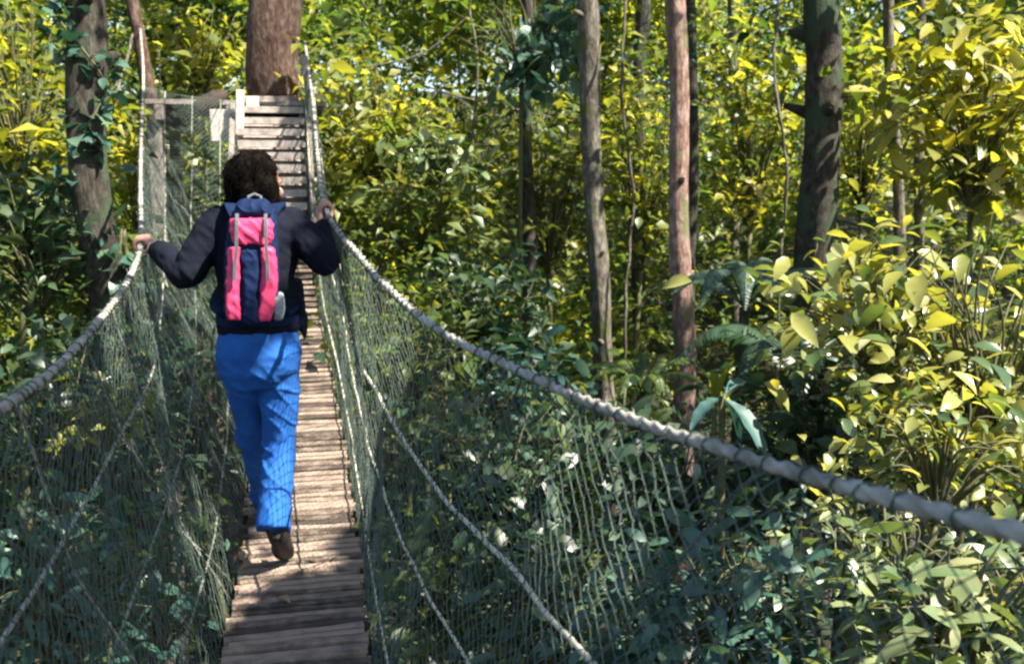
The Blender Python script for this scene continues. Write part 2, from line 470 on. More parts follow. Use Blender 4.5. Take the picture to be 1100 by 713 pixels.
def resample(pts, step):
    seg = np.linalg.norm(np.diff(pts, axis=0), axis=1)
    t = np.concatenate([[0], np.cumsum(seg)])
    q = np.arange(0, t[-1], step)
    return np.stack([np.interp(q, t, pts[:, k]) for k in range(3)], 1)

def build_bridge():
    for rope in (R_ROPE, L_ROPE):
        mb = MB()
        pts = resample(crom(resample(rope, .25), 6), .009)
        w = np.array([noise.noise(Vector((i * .06, 1.7, rope[0][0] * 9))) for i in range(len(pts))])
        pts = pts + ZV * (w * .004)[:, None]
        mb.tube(pts, .0094 * (1 + .16 * w), 12, lump=twisted(.27, 3, .42))
        for k in range(1100):                                     # frayed fibres
            i = int(RNG.integers(2, len(pts) - 3))
            t = unit(pts[i + 1] - pts[i]); a = unit(np.cross(t, RNG.normal(0, 1, 3)))
            q0 = pts[i] + a * .009; ln = RNG.uniform(.008, .028)
            mb.tube([q0, q0 + a * ln * .45 + t * ln * .5, q0 + a * ln * .6 + t * ln + ZV * RNG.normal(-.004, .005)], [.0006, .0005, .0003], 3, cap=False)
        mb.build('hand_rope', M['rope'], bridge, True)
    # longitudinal ropes in the netting
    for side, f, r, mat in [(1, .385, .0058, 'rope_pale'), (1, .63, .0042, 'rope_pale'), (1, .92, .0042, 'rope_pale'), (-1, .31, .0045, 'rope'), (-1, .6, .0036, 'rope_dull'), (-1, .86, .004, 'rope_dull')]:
        mb = MB()
        pts = np.array([net_point(side, s, f + .006 * noise.noise(Vector((s * 1.5, f * 9, 1))), .25) + NV * side * .012 for s in np.arange(-2.3, 8.5, .05)])
        mb.tube(resample(pts, .012), r, 7, lump=twisted(.16, 3, .7))
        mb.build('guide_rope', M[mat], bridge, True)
    # slanting hangers
    for side in (1, -1):
        for s0, ds in [(-1.0, .7), (.2, .8), (1.15, .9), (2.05, .75), (2.8, 1.15), (3.3, .5), (4.4, .9), (5.6, .7), (6.8, .6)]:
            mb = MB()
            s0 += .1 * side
            pts = np.array([net_point(side, s0 + ds * f, f) + NV * side * .009 for f in np.linspace(0, 1, 24)])
            mb.tube(pts, .0032, 5)
            mb.build('hanger_rope', M['rope'] if side < 0 else M['net'], bridge, True)
    # netting
    for side in (1, -1):
        mb = MB()
        nf = 56
        tab_s = np.arange(-2.2, 8.45, .0235)
        grid = np.array([[net_point(side, s, j / nf) for j in range(nf + 1)] for s in tab_s])
        grid += RNG.normal(0, .0022, grid.shape)
        imax = len(tab_s) - 1
        for i0 in range(-nf, imax + nf, 2):
            for sg in (1, -1):
                idx = [(i0 + sg * j, j) for j in range(nf + 1) if 0 <= i0 + sg * j <= imax]
                if len(idx) > 1:
                    mb.tube([grid[a][b] for a, b in idx], .0013, 3, cap=False)
        for a in range(1, 270):
            for b in range(a % 2, nf + 1, 2):
                c = grid[a][b]; k_ = .0034 * RNG.uniform(.7, 1.3)
                mb.add([c + NV * k_, c - NV * k_, c + U * k_, c - U * k_, c + ZV * k_, c - ZV * k_],
                       [(0, 2, 4), (2, 1, 4), (1, 3, 4), (3, 0, 4), (2, 0, 5), (1, 2, 5), (3, 1, 5), (0, 3, 5)])
        # lashings that hang the netting on its rope
        rope = R_ROPE if side > 0 else L_ROPE
        for s in np.cumsum(RNG.uniform(.03, .13, 130)) - 2:
            if s > 8.4: break
            c = rope_at(rope, s); t = unit(rope_at(rope, s + .02) - c)
            a = unit(np.cross(t, ZV)); b = np.cross(t, a)
            sl = RNG.uniform(-1.6, 1.6)
            ring = [c + .0128 * (math.cos(q) * a + math.sin(q) * b) + t * .008 * math.sin(q + sl) for q in np.linspace(0, 2 * math.pi, 9)]
            mb.tube(ring, .0019, 4, cap=False)
        mb.build('side_netting', M['net'], bridge)
    # deck planks
    mb = MB()
    s = -2.3
    while s < 7.25:
        w = RNG.uniform(.016, .021)
        z = deck_z(s + w); sl = (deck_z(s + w + .1) - deck_z(s + w - .1)) / .2
        al = unit(U + ZV * sl * .8)
        yaw = RNG.normal(0, .018)
        rl = RNG.normal(0, .012)
        ac = unit(NV + U * yaw + ZV * rl)
        al = unit(al - ac * al.dot(ac)); up = np.cross(ac, al)
        hl = HALF + RNG.uniform(-.012, .016)
        c = BR(s + w, deck_c(s) + RNG.normal(0, .006), z - .014 + RNG.normal(0, .002))
        nb = 4                                                   # worn, slightly warped boards
        v = []
        for k in range(nb + 1):
            q = -hl + 2 * hl * k / nb
            dw = RNG.normal(0, .0022); dz = RNG.normal(0, .0018)
            for sy, sz in ((-1, 1), (-.82, 1.22), (.82, 1.22), (1, 1), (1, -1), (-1, -1)):
                v.append(c + ac * q + al * (sy * (w + dw)) + up * (sz * .011 + dz))
        f = []
        for k in range(nb):
            for j in range(6):
                j2 = (j + 1) % 6
                f.append((k * 6 + j, k * 6 + j2, k * 6 + 6 + j2, k * 6 + 6 + j))
        f += [tuple(range(6)), tuple(nb * 6 + j for j in range(5, -1, -1))]
        mb.add(v, f)
        s += 2 * w + RNG.uniform(.010, .017)
    d = mb.build('deck', M['plank'], bridge)
    for lat in (-.17, .17):
        c = MB()
        c.tube([BR(s, deck_c(s) + lat, deck_z(s) - .045) for s in np.arange(-2.3, 7.4, .15)], .012, 8)
        c.build('deck_cable', M['cable'], bridge, True)
build_bridge()

# ------------------------------------------------------------------ the platform round the tree
def build_platform():
    pl = empty('tree_platform', BR(9.2, -.3, 2.2), 'wooden platform round the thick trunk at the far end of the bridge, reached by steps', 'platform')
    def bar(name, a, b, w, h, mat, nn=None):
        a, b = np.asarray(a), np.asarray(b)
        ax = unit(b - a)
        sd = unit(np.cross(ax, ZV)) if abs(ax[2]) < .9 else NV
        up = np.cross(sd, ax)
        mb = MB(); mb.box((a + b) / 2, (b - a) / 2, sd * w / 2, up * h / 2)
        o = mb.build(name, M[mat], pl)
        bv = o.modifiers.new('edge', 'BEVEL'); bv.width = .006; bv.segments = 2
        return o
    zt = 2.10
    # boards of the floor
    mb = MB()
    for k in range(13):
        s = 8.62 + k * .135
        mb.box(BR(s, -.42 + RNG.normal(0, .01), zt + .02), NV * .72, U * .06, ZV * .018)
    mb.build('floor', M['timber'], pl)
    for lat in (-1.0, -.45, .12):
        bar('joist', BR(8.5, lat, zt - .07), BR(10.3, lat, zt - .07), .07, .12, 'timber')
    # steps
    for k in range(11):
        s, z = 7.36 + k * .112, 1.13 + k * .093
        mb = MB()
        mb.box(BR(s, -.14 + RNG.normal(0, .006), z), NV * .255, U * .045, ZV * .025)
        o = mb.build('step', M['timber_mid'], pl)
    bar('ramp_board', BR(7.42, -.14, 1.07), BR(8.55, -.14, 2.0), .5, .025, 'timber')
    for lat in (-.435, .155):
        bar('stringer', BR(7.25, lat, 1.0), BR(8.55, lat, 2.07), .04, .12, 'timber')
    # pale post, fascia and rails
    bar('post', PS(257, 172, 8.35), PS(258, 97, 8.35), .062, .062, 'timber_pale')
    bar('post', BR(8.5, .24, 1.6), PS(326, 60, 8.5), .06, .06, 'timber')
    bar('post', BR(10.35, -1.08, ground_z(-3, 10)), BR(10.35, -1.08, zt - .13), .1, .1, 'timber')
    bar('post', BR(8.62, -1.05, ground_z(-2.8, 8.4)), BR(8.62, -1.05, zt - .13), .1, .1, 'timber')
    bar('fascia', PS(226, 135, 8.42), PS(252, 135, 8.42), .03, .25, 'timber_pale')
    bar('rail', PS(262, 107, 8.52), PS(321, 107, 8.6), .04, .05, 'timber')
    bar('rail', PS(266, 119, 8.52), PS(318, 120, 8.6), .03, .04, 'timber')
    bar('landing_board', PS(264, 110, 8.47), PS(278, 110, 8.47), .03, .09, 'timber_pale')
    # a dark log lying on the platform edge
    mb = MB()
    pts = crom([PS(207, 121, 8.5), PS(217, 115, 8.52), PS(228, 108, 8.55), PS(240, 102, 8.62)], 5)
    mb.tube(pts, np.interp(np.arange(len(pts)), [0, 3, 8, len(pts) - 1], [.03, .065, .075, .05]), 10, lump=lambda i, a: 1 + .12 * np.sin(3 * a + i) + .06 * np.cos(5 * a - i))
    o = mb.build('log', M['log'], None, True)
    tag(o, 'short dark log lying across the left edge of the tree platform', 'log')
build_platform()

# ------------------------------------------------------------------ the walker
def ring_loft(rings, n=20):
    """closed surface through rings (centre, half-axis a, half-axis b)"""
    v, f = [], []
    ang = np.arange(n) * 2 * math.pi / n
    for c, a, b in rings:
        c, a, b = map(np.asarray, (c, a, b))
        v += [c + math.cos(t) * a + math.sin(t) * b for t in ang]
    m = len(rings)
    for i in range(m - 1):
        for j in range(n):
            k = (j + 1) % n
            f.append((i * n + j, i * n + k, (i + 1) * n + k, (i + 1) * n + j))
    f.append(tuple(range(n - 1, -1, -1)))
    f.append(tuple((m - 1) * n + j for j in range(n)))
    return v, f

def limb(pts, radii, per=6, n=14, flat_end=False):
    p = crom(pts, per)
    r = np.interp(np.arange(len(p)), np.arange(len(radii)) * per, radii)
    mb = MB(); mb.tube(p, r, n)
    # round both ends
    e = []
    for c, t, rr in ((p[0], p[0] - p[1], r[0]), (p[-1], p[-1] - p[-2], r[-1]))[:1 if flat_end else 2]:
        e.append(ball(c, rr, rr, rr))
    return [(mb.v, mb.f)] + e

def ball(c, rx, ry, rz, ax=NV, ay=U, az=ZV, n=12):
    c = np.asarray(c, float)
    rings = []
    for q in np.linspace(-math.pi / 2 + .12, math.pi / 2 - .12, n):
        rings.append((c + np.asarray(az) * rz * math.sin(q), np.asarray(ax) * rx * math.cos(q), np.asarray(ay) * ry * math.cos(q)))
    return ring_loft(rings, 16)

def fuse(name, pieces, voxel, smooth=4):
    """one continuous skin over overlapping closed pieces"""
    bm = bmesh.new()
    for v, f in pieces:
        vs = [bm.verts.new(tuple(map(float, p))) for p in v]
        for q in f:
            try:
                bm.faces.new([vs[i] for i in q])
            except ValueError:
                pass
    bmesh.ops.recalc_face_normals(bm, faces=bm.faces)
    me = bpy.data.meshes.new(name + '_raw')
    bm.to_mesh(me); bm.free()
    o = bpy.data.objects.new(name + '_raw', me)
    COL.objects.link(o)
    r = o.modifiers.new('r', 'REMESH'); r.mode = 'VOXEL'; r.voxel_size = voxel
    if smooth:
        s = o.modifiers.new('s', 'SMOOTH'); s.factor = .5; s.iterations = smooth
    dg = bpy.context.evaluated_depsgraph_get()
    out = bpy.data.meshes.new_from_object(o.evaluated_get(dg))
    out.name = name
    bpy.data.objects.remove(o)
    return out

def wrinkle(me, fn):
    n = len(me.vertices)
    co = np.empty(n * 3, np.float32); me.vertices.foreach_get('co', co); co = co.reshape(-1, 3)
    no = np.empty(n * 3, np.float32); me.vertices.foreach_get('normal', no); no = no.reshape(-1, 3)
    h = np.array([fn(c) for c in co])
    me.vertices.foreach_set('co', (co + no * h[:, None]).astype(np.float32).ravel())
    me.update()
    return me

SB = 3.95
J = dict(neck=PS(275, 216, SB), head=PS(275, 197, SB + .01),
         shl=PS(231, 243, SB), ell=PS(199, 294, 3.90), wrl=PS(169, 267, 4.12),
         shr=PS(318, 244, SB + .02), elr=PS(349, 280, 3.86), wrr=PS(348, 246, 4.06),
         hips=PS(277, 372, SB - .02), hr=PS(299, 388, SB - .02), kr=PS(301, 478, SB), ar=PS(294, 560, 3.80),
         hl=PS(259, 388, SB - .02), kl=PS(273, 474, 4.12))
rope_l = rope_at(L_ROPE, srz(P(151, 262, 3.99))[0]); rope_r = rope_at(R_ROPE, srz(P(350, 224, 4.05))[0])
tan_l = unit(rope_at(L_ROPE, srz(rope_l)[0] + .06) - rope_at(L_ROPE, srz(rope_l)[0] - .06))
tan_r = unit(rope_at(R_ROPE, srz(rope_r)[0] + .06) - rope_at(R_ROPE, srz(rope_r)[0] - .06))
TOE_R = PS(305, 603, 3.92); TOE_R[2] = deck_z(3.92) + .022
AL = PS(285, 535, 4.40); AL[2] = deck_z(4.4) + .085
TOE_L = AL + U * .16 + NV * -.01; TOE_L[2] = deck_z(4.55) + .03

def hand(wrist, rope, tan):
    """palm, four curled fingers and a thumb closed round the rope"""
    pcs = []
    app = unit((rope - wrist) - tan * tan.dot(rope - wrist))     # from the wrist to the rope
    upv = np.cross(tan, app)
    if upv[2] < 0: upv = -upv
    kn = rope - app * .012 + upv * .026                           # knuckle line sits on top of the rope
    pcs.append(ring_loft([(wrist + (kn - wrist) * t, tan * w, unit(np.cross(tan, kn - wrist)) * h) for t, w, h in
                          ((-.1, .024, .019), (.15, .026, .02), (.5, .036, .019), (.85, .040, .016), (1.0, .038, .012))], 14))
    for i, (ln, rr) in enumerate(((.9, .0085), (1.0, .009), (.95, .0088), (.78, .0075))):
        off = tan * ((i - 1.5) * .0205)
        pts = [kn - app * .02 + off]
        for a in np.linspace(75, -190 * ln, 7):
            q = math.radians(a)
            pts.append(rope + off + app * (.023 * math.cos(q)) + upv * (.023 * math.sin(q)))
        pcs += limb(pts, [rr * 1.15, rr * 1.1, rr * 1.05, rr, rr * .95, rr * .92, rr * .85, rr * .75], 4, 8)
    t0 = wrist + (kn - wrist) * .45 - tan * .03
    pcs += limb([t0, t0 - upv * .02 - tan * .018 + app * .01, rope - upv * .024 - tan * .03, rope - upv * .026 + app * .012 - tan * .012], [.012, .011, .0095, .008], 4, 8)
    return pcs

def foot(ankle, toe):
    d = unit(toe - ankle * [1, 1, 0] - toe * [0, 0, 1] + ankle * [0, 0, 1]) if False else unit(toe - ankle)
    return d

def build_person():
    root = empty('person', BR(3.95, -.12, 0), 'walker in navy jacket and bright blue jeans crossing the rope bridge, hands on both ropes', 'person')
    hd = J['head']
    face = unit(U * .62 + NV * .78)                                 # looking a little to the right
    fs = np.cross(face, ZV)
    def torso(specs):
        return ring_loft([(np.array(c), NV * a, U * b) for c, a, b in specs], 24)
    def spine(py, ds=0.0, px=None):
        x = np.interp(py, [205, 235, 300, 345, 372, 400], [275, 274, 275, 277, 278, 278]) if px is None else px
        return PS(x, py, SB + ds)
    # --- body, one continuous skin
    pcs = [torso([(spine(214, .02), .05, .052), (spine(226, .01), .062, .06), (spine(238), .13, .075), (spine(260), .15, .10), (spine(310), .125, .095), (spine(345, -.01), .13, .10),
                  (spine(372, -.02), .13, .10), (spine(396, -.02), .115, .085)])]
    pcs += limb([spine(228, .01), spine(214, .02), hd - ZV * .05], [.05, .048, .05])
    # skull, jaw, nose, ears, brow, lips
    pcs.append(ball(hd + ZV * .015, .076, .094, .102, fs, face))
    pcs.append(ball(hd - ZV * .055 + face * .03, .055, .06, .055, fs, face))
    pcs.append(ring_loft([(hd + face * .088 + ZV * .012, fs * .008, ZV * .008), (hd + face * .100 - ZV * .018, fs * .013, ZV * .012), (hd + face * .088 - ZV * .035, fs * .012, ZV * .008)], 10))
    for sx in (-1, 1):
        pcs.append(ball(hd + fs * sx * .08 - ZV * .012 - face * .005, .012, .02, .032, fs, face))
        pcs.append(ball(hd + fs * sx * .033 + face * .083 + ZV * .008, .014, .010, .010, fs, face))
        pcs.append(ball(hd + fs * sx * .045 + face * .06 - ZV * .035, .028, .024, .025, fs, face))
    pcs.append(ball(hd + face * .083 - ZV * .055, .024, .012, .010, fs, face))
    for sh, el, wr, rp, tn in ((J['shl'], J['ell'], J['wrl'], rope_l, tan_l), (J['shr'], J['elr'], J['wrr'], rope_r, tan_r)):
        pcs += limb([sh, el, wr], [.048, .038, .024])
        pcs += hand(wr, rp, tn)
    pcs += limb([J['hr'], J['kr'], J['ar']], [.058, .040, .030])
    pcs += limb([J['hl'], J['kl'], AL], [.056, .038, .030])
    feet = []
    for an, toe, raised in ((J['ar'], TOE_R, True), (AL, TOE_L, False)):
        if raised:
            e = unit(toe - an); fp = unit(U - e * U.dot(e)); ax = e * .934 + fp * .358
            heel = toe + ax * .03 - ax * .255
        else:
            ax = unit((toe - an) * [1, 1, 0]); heel = an - ax * .06 - ZV * .083
        sd = unit(np.cross(ax, ZV)); up = np.cross(sd, ax)
        feet.append((an, heel, ax, sd, up, .255))
        pcs += limb([an, heel + ax * .10 + up * .035, heel + ax * .21 + up * .022], [.034, .028, .016])
    body = link('body', fuse('body', pcs, .0042, 3), M['skin'], root, True)
    # --- jacket
    pcs = [torso([(spine(216, .02), .066, .066), (spine(224, .01), .085, .075), (spine(232), .14, .088), (spine(243), .168, .104), (spine(262), .166, .116), (spine(300), .146, .112), (spine(330, -.01), .145, .115),
                  (spine(350, -.015), .156, .126), (spine(357, -.015), .154, .122)])]
    pcs += limb([J['shl'] + NV * .02, J['shl'] * .5 + J['ell'] * .5 - ZV * .004, J['ell'], J['ell'] * .5 + J['wrl'] * .5, J['wrl'] * .93 + J['ell'] * .07], [.078, .068, .058, .050, .043])
    pcs += limb([J['shr'] - NV * .02, J['shr'] * .5 + J['elr'] * .5 - ZV * .004, J['elr'], J['elr'] * .5 + J['wrr'] * .5, J['wrr'] * .96 + J['elr'] * .04], [.078, .068, .058, .050, .043])
    # open flap of the jacket hanging at the right hip
    pcs.append(ring_loft([(PS(316, 300, SB + .05), NV * .03, U * .07), (PS(321, 325, SB + .04), NV * .026, U * .075), (PS(325, 348, SB + .03), NV * .018, U * .07), (PS(327, 362, SB + .02), NV * .010, U * .055)], 14))
    jk = fuse('jacket', pcs, .006, 5)
    wrinkle(jk, lambda c: .006 * noise.noise(Vector((c[0] * 9, c[1] * 9, c[2] * 22))) + .004 * noise.noise(Vector((c[0] * 25, c[1] * 25, c[2] * 40 + c[0] * 30))))
    jo = link('jacket', jk, M['jacket'], root, True)
    # --- jeans
    def leg(hip, knee, ank, r):
        d1 = hip * .5 + knee * .5
        d2 = knee * .5 + ank * .5
        return limb([hip, d1, knee, d2, ank + unit(ank - knee) * .03], r, 6, 18, True)
    pcs = [torso([(spine(346, -.015), .138, .112), (spine(360, -.02), .150, .125), (spine(378, -.03), .162, .138), (spine(398, -.025), .154, .126), (spine(414, -.02), .11, .09)])]
    pcs += leg(J['hr'], J['kr'], J['ar'], [.084, .075, .062, .060, .067])
    pcs += leg(J['hl'], J['kl'], AL, [.079, .069, .057, .055, .061])
    je = fuse('jeans', pcs, .006, 5)
    kz = float(J['kr'][2])
    def jw(c):
        z = c[2]
        k = math.exp(-((z - kz) / .10) ** 2) + .9 * math.exp(-((z - .17) / .08) ** 2) + .8 * math.exp(-((z - .73) / .05) ** 2)
        q = noise.noise(Vector((c[0] * 5.5, c[1] * 5.5, z * 17 + c[0] * 14)))
        q2 = noise.noise(Vector((c[0] * 11 + 4, c[1] * 11, z * 9 - c[0] * 20)))
        return (.004 + .013 * k) * (1 - abs(q) * 2.2) ** 3 * .8 + .006 * (q2 + .2) * (.4 + k) - .004 * k
    wrinkle(je, jw)
    jn = link('jeans', je, M['jeans'], root, True)
    jco = np.array([v.co[:] for v in je.vertices]); jno = np.array([v.normal[:] for v in je.vertices])
    def on_jeans(px, py, out=.004):
        # the denim surface met by the sight line to a pixel
        r = unit(ray(px, py)); w = jco - EYE; t = w @ r
        d = np.linalg.norm(w - t[:, None] * r, axis=1)
        m = d < .012
        i = np.where(m)[0][np.argmin(t[m])] if m.any() else int(np.argmin(d))
        return jco[i] + jno[i] * out
    # back pockets
    for px in (259, 299):
        mb = MB(); v = []
        for y, hwid in ((362, 15), (372, 15.5), (384, 15), (393, 12), (399, 2)):
            for x in (-1, -.5, 0, .5, 1):
                v.append(on_jeans(px + hwid * x, y, .006))
        v = np.array(v).reshape(5, 5, 3)
        for _ in range(2):
            v[1:-1] = (v[:-2] + v[2:] + 2 * v[1:-1]) / 4
        v = v.reshape(-1, 3)
        back = v + U * .004
        f = [(i * 5 + j, i * 5 + j + 1, i * 5 + 6 + j, i * 5 + 5 + j) for i in range(4) for j in range(4)]
        rim = [0, 1, 2, 3, 4, 9, 14, 19, 24, 23, 22, 21, 20, 15, 10, 5]
        f += [(a_, a_ + 25, b_ + 25, b_) for a_, b_ in zip(rim, rim[1:] + rim[:1])]
        mb.add(np.concatenate([v, back]), f)
        mb.build('pocket', M['jeans'], jn, True)
    # seat seam, yoke seams and the folded hem
    for pts in ([(278, y) for y in range(358, 412, 6)], [(x, 361 - .0 * x) for x in range(240, 278, 6)], [(x, 361) for x in range(280, 318, 6)],
                [(300 + 3 * math.sin(y / 40), y) for y in range(415, 552, 9)]):
        p = np.array([on_jeans(x, y, .0015) for x, y in pts])
        for _ in range(3):
            p[1:-1] = (p[:-2] + p[2:] + p[1:-1]) / 3
        mb = MB(); mb.tube(p, .0022, 5); mb.build('seam', M['denim_hem'], jn, True)
    # --- shoes
    for an, heel, ax, sd, up, L in feet:
        rings = [(heel + ax * L * t + up * h, sd * w, up * b) for t, w, h, b in
                 ((0, .026, .04, .028), (.06, .036, .046, .042), (.25, .038, .05, .05), (.45, .039, .04, .042), (.7, .046, .026, .03), (.9, .040, .018, .022), (1.0, .022, .014, .012))]
        top = an + unit(an - heel - ax * .06) * .03
        up_m = fuse('shoe', [ring_loft(rings, 16)] + limb([heel + ax * .065 + up * .045, top], [.044, .046], 4), .005, 3)
        so = link('shoe', up_m, M['shoe'], root, True)
        rs = [(heel + ax * L * t + up * .006, sd * w, up * b) for t, w, b in ((-.02, .022, .012), (.05, .037, .016), (.3, .036, .015), (.48, .036, .012), (.72, .048, .012), (.92, .041, .012), (1.03, .02, .009))]
        sm = MB(); sm.add(*ring_loft(rs, 16)); sm.build('sole', M['sole'], so, True)
    # --- hair: a curly mass down to the collar
    hc = hd + ZV * .03
    pcs = [ball(hc - face * .016 + ZV * .004, .089, .097, .088, fs, face), ball(hd - face * .05 - ZV * .03, .09, .06, .08, fs, face),
           ball(hd - NV * .055 - ZV * .075 - U * .02, .06, .055, .06), ball(hd - U * .06 - ZV * .07 + NV * .01, .06, .045, .055), ball(hd - NV * .085 - ZV * .115 - U * .02, .04, .04, .045),
           ball(hd - NV * .055 + ZV * .02, .055, .065, .065), ball(hd + fs * .055 - face * .012 - ZV * .03, .052, .065, .09, fs, face), ball(hd + fs * .05 - face * .02 - ZV * .10, .04, .045, .05, fs, face)]
    hm = fuse('hair', pcs, .007, 3)
    wrinkle(hm, lambda c: .012 * noise.noise(Vector((c[0] * 22, c[1] * 22, c[2] * 12))) + .007 * noise.noise(Vector((c[0] * 60, c[1] * 60, c[2] * 22))))
    n = len(hm.vertices)
    vs = [hm.vertices[i] for i in RNG.choice(n, 3000)]
    mb = MB()
    base_v = [tuple(v.co) for v in hm.vertices]; base_f = [tuple(p.vertices) for p in hm.polygons]
    for v in vs:
        c, nn = np.array(v.co), np.array(v.normal)
        if nn.dot(face) > .55 and c[2] < hd[2] + .06: continue
        t = unit(RNG.normal(0, .32, 3) - ZV - NV * .2)
        t = unit(t - nn * nn.dot(t) * .9)
        sd = np.cross(nn, t); ph = RNG.uniform(0, 6.28); amp = RNG.uniform(.003, .009); ln = RNG.uniform(.04, .10); lift = RNG.uniform(.001, .012)
        pts = [c - nn * .004 + t * ln * q - nn * (.22 * ln * q * q) + nn * (lift * math.sin(q * 2.6) + amp * .7 * math.sin(ph + q * 7)) + sd * amp * math.cos(ph + q * 7) for q in np.linspace(0, 1, 10)]
        mb.tube(pts, np.linspace(.0014, .0003, 10), 3)
    mb.add(base_v, base_f)
    mb.build('hair', M['hair'], root, True)

build_person()

def build_backpack():
    s0 = SB - .125                                                # the face of the jacket's back
    root = empty('backpack', PS(273, 340, s0), 'pink and navy hiking backpack worn by the walker, pale print on its top pocket', 'backpack')
    def back(px, py, off=0.0):
        return PS(271 + (px - 273) * .92, py, s0) - U * off
    def slab(name, rows, mat, depth0, depth1, parent=root, n=26, sq=4.5):
        """rows (py, px_left, px_right, bulge): a padded bag that stands off the back"""
        rings = []
        v, f = [], []
        ang = np.arange(n) * 2 * math.pi / n
        for py, a, b, bul in rows:
            c = back((a + b) / 2, py)
            hw = np.linalg.norm(back(b, py) - back(a, py)) / 2
            dd = depth0 + (depth1 - depth0) * 0.5
            hd_ = (depth1 * bul - depth0) / 2
            for t in ang:
                ct, st = math.cos(t), math.sin(t)
                x = math.copysign(abs(ct) ** (2 / sq), ct) * hw
                y = math.copysign(abs(st) ** (2 / sq), st) * hd_
                v.append(c + NV * x - U * (depth0 + hd_ + y))
        m = len(rows)
        for i in range(m - 1):
            for j in range(n):
                k = (j + 1) % n
                f.append((i * n + j, i * n + k, (i + 1) * n + k, (i + 1) * n + j))
        f.append(tuple(range(n - 1, -1, -1))); f.append(tuple((m - 1) * n + j for j in range(n)))
        mb = MB(); mb.add(v, f)
        o = mb.build(name, M[mat], parent, True)
        sb = o.modifiers.new('round', 'SUBSURF'); sb.levels = sb.render_levels = 3
        dg = bpy.context.evaluated_depsgraph_get()
        me = bpy.data.meshes.new_from_object(o.evaluated_get(dg))
        o.modifiers.clear(); o.data = me
        sd_ = RNG.uniform(0, 50)
        def crease(c):
            q = noise.noise(Vector((c[0] * 16 + sd_, c[1] * 10, c[2] * 26 + c[0] * 18)))
            q2 = noise.noise(Vector((c[0] * 40, c[1] * 20 + sd_, c[2] * 40)))
            return .0055 * (1 - abs(q) * 2) ** 3 + .0018 * q2 - .002
        wrinkle(me, crease)
        return o
    body = slab('main_bag', [(222, 256, 294, .6), (226, 250, 300, .85), (240, 246, 303, .98), (270, 243, 304, 1.0), (305, 241.5, 305, 1.04), (330, 241.5, 305, 1.04), (343, 245, 302, .9), (348, 252, 298, .55)], 'navy', 0.0, .15)
    lid = slab('lid', [(213, 263, 288, .55), (215, 259, 292, .9), (222, 255, 296, 1.0), (231, 254, 297, 1.0), (234, 257, 294, .8)], 'navy', .02, .155)
    top = slab('top_pocket', [(232, 254, 294, .95), (234, 249, 298, 1.0), (246, 249, 299, 1.02), (258, 251, 298, 1.0), (261, 255, 294, .96)], 'pink', .06, .172)
    # side panels: two pink sweeps down the front of the bag
    for rows in ([(262, 248, 262, .99), (264, 247, 263, 1.0), (290, 245.5, 261.5, 1.01), (318, 244.5, 261, 1.01), (336, 246, 263, 1.0), (339, 248, 262, .99)],
                 [(262, 284, 298, .99), (264, 283, 300, 1.0), (290, 285, 303, 1.01), (318, 282, 302, 1.01), (336, 281, 297, 1.0), (339, 283, 295, .99)]):
        slab('side_panel', rows, 'pink', .08, .168)
    slab('front_pocket', [(264, 262, 286, .97), (267, 260, 288, .99), (280, 261, 286, 1.0), (300, 265, 280, 1.01), (322, 265, 279, 1.01), (339, 262, 284, .99), (343, 264, 282, .95)], 'navy', .08, .174)
    slab('bottle_pouch', [(312, 298, 309, .95), (315, 297, 311, 1.0), (330, 297, 311, 1.03), (340, 299, 308, .95)], 'pouch', .05, .15)
    # print on the top pocket
    mb = MB()
    for k in range(4):
        mb.box(back(264.5 + k * 3.0, 244.5 + (k % 2) * .6, .1835), NV * .0032, ZV * (.006 + .002 * (k % 2)), U * .0012)
    mb.build('print', M['logo'], top)
    # straps, buckles, zip, haul loop, belt
    def strap(name, pts, w, mat, th=.003, across=NV):
        p = crom(pts, 6)
        t = unit(np.gradient(p, axis=0))
        v, f = [], []
        for i in range(len(p)):
            sd = across - t[i] * across.dot(t[i])
            if np.linalg.norm(sd) < .3: sd = ZV - t[i] * t[i][2]
            sd = unit(sd); nn = np.cross(sd, t[i])
            v += [p[i] + sd * w + nn * th, p[i] - sd * w + nn * th, p[i] - sd * w - nn * th, p[i] + sd * w - nn * th]
        for i in range(len(p) - 1):
            for j in range(4):
                k = (j + 1) % 4
                f.append((i * 4 + j, i * 4 + k, i * 4 + 4 + k, i * 4 + 4 + j))
        f += [(3, 2, 1, 0), tuple(len(v) - 4 + j for j in range(4))]
        mb = MB(); mb.add(v, f)
        return mb.build(name, M[mat], root)
    for px, c in ((258, -1), (290, 1)):
        st = strap('compression_strap', [back(px, 228, .168), back(px, 240, .184), back(px + c * .5, 262, .186), back(px + c * 2, 280, .181), back(px + c * 2.4, 297, .184)], .006, 'webbing')
        bk = MB(); bk.box(back(px + c * .8, 266, .191), NV * .011, ZV * .012, U * .005)
        bk.build('buckle', M['shoe'], st)
    for px in (249, 300):
        c = -1 if px < 275 else 1
        strap('shoulder_strap', [back(px - c * 10, 236, .0), back(px - c * 1, 222, -.03), back(px + c * 3, 222, -.14), back(px + c * 5, 236, -.235), back(px + c * 6, 270, -.262), back(px + c * 11, 310, -.245),
                                 back(px + c * 20, 330, -.12), back(px + c * 8, 336, .02)], .028, 'navy', .007)
    mb = MB()
    mb.tube([back(268, 217, .05), back(269, 211, .04), back(276, 208.5, .035), back(283, 211, .04), back(284, 217, .05)], .006, 6)
    mb.build('haul_loop', M['webbing'], root, True)
    c0 = PS(277, 342, SB - .012)
    ring = [c0 + NV * (.153 * math.cos(a)) + U * (.124 * math.sin(a)) for a in np.linspace(math.radians(-125), math.radians(305 - 70), 40)]
    strap('hip_belt', ring, .015, 'navy', .004, ZV)
    mb = MB()
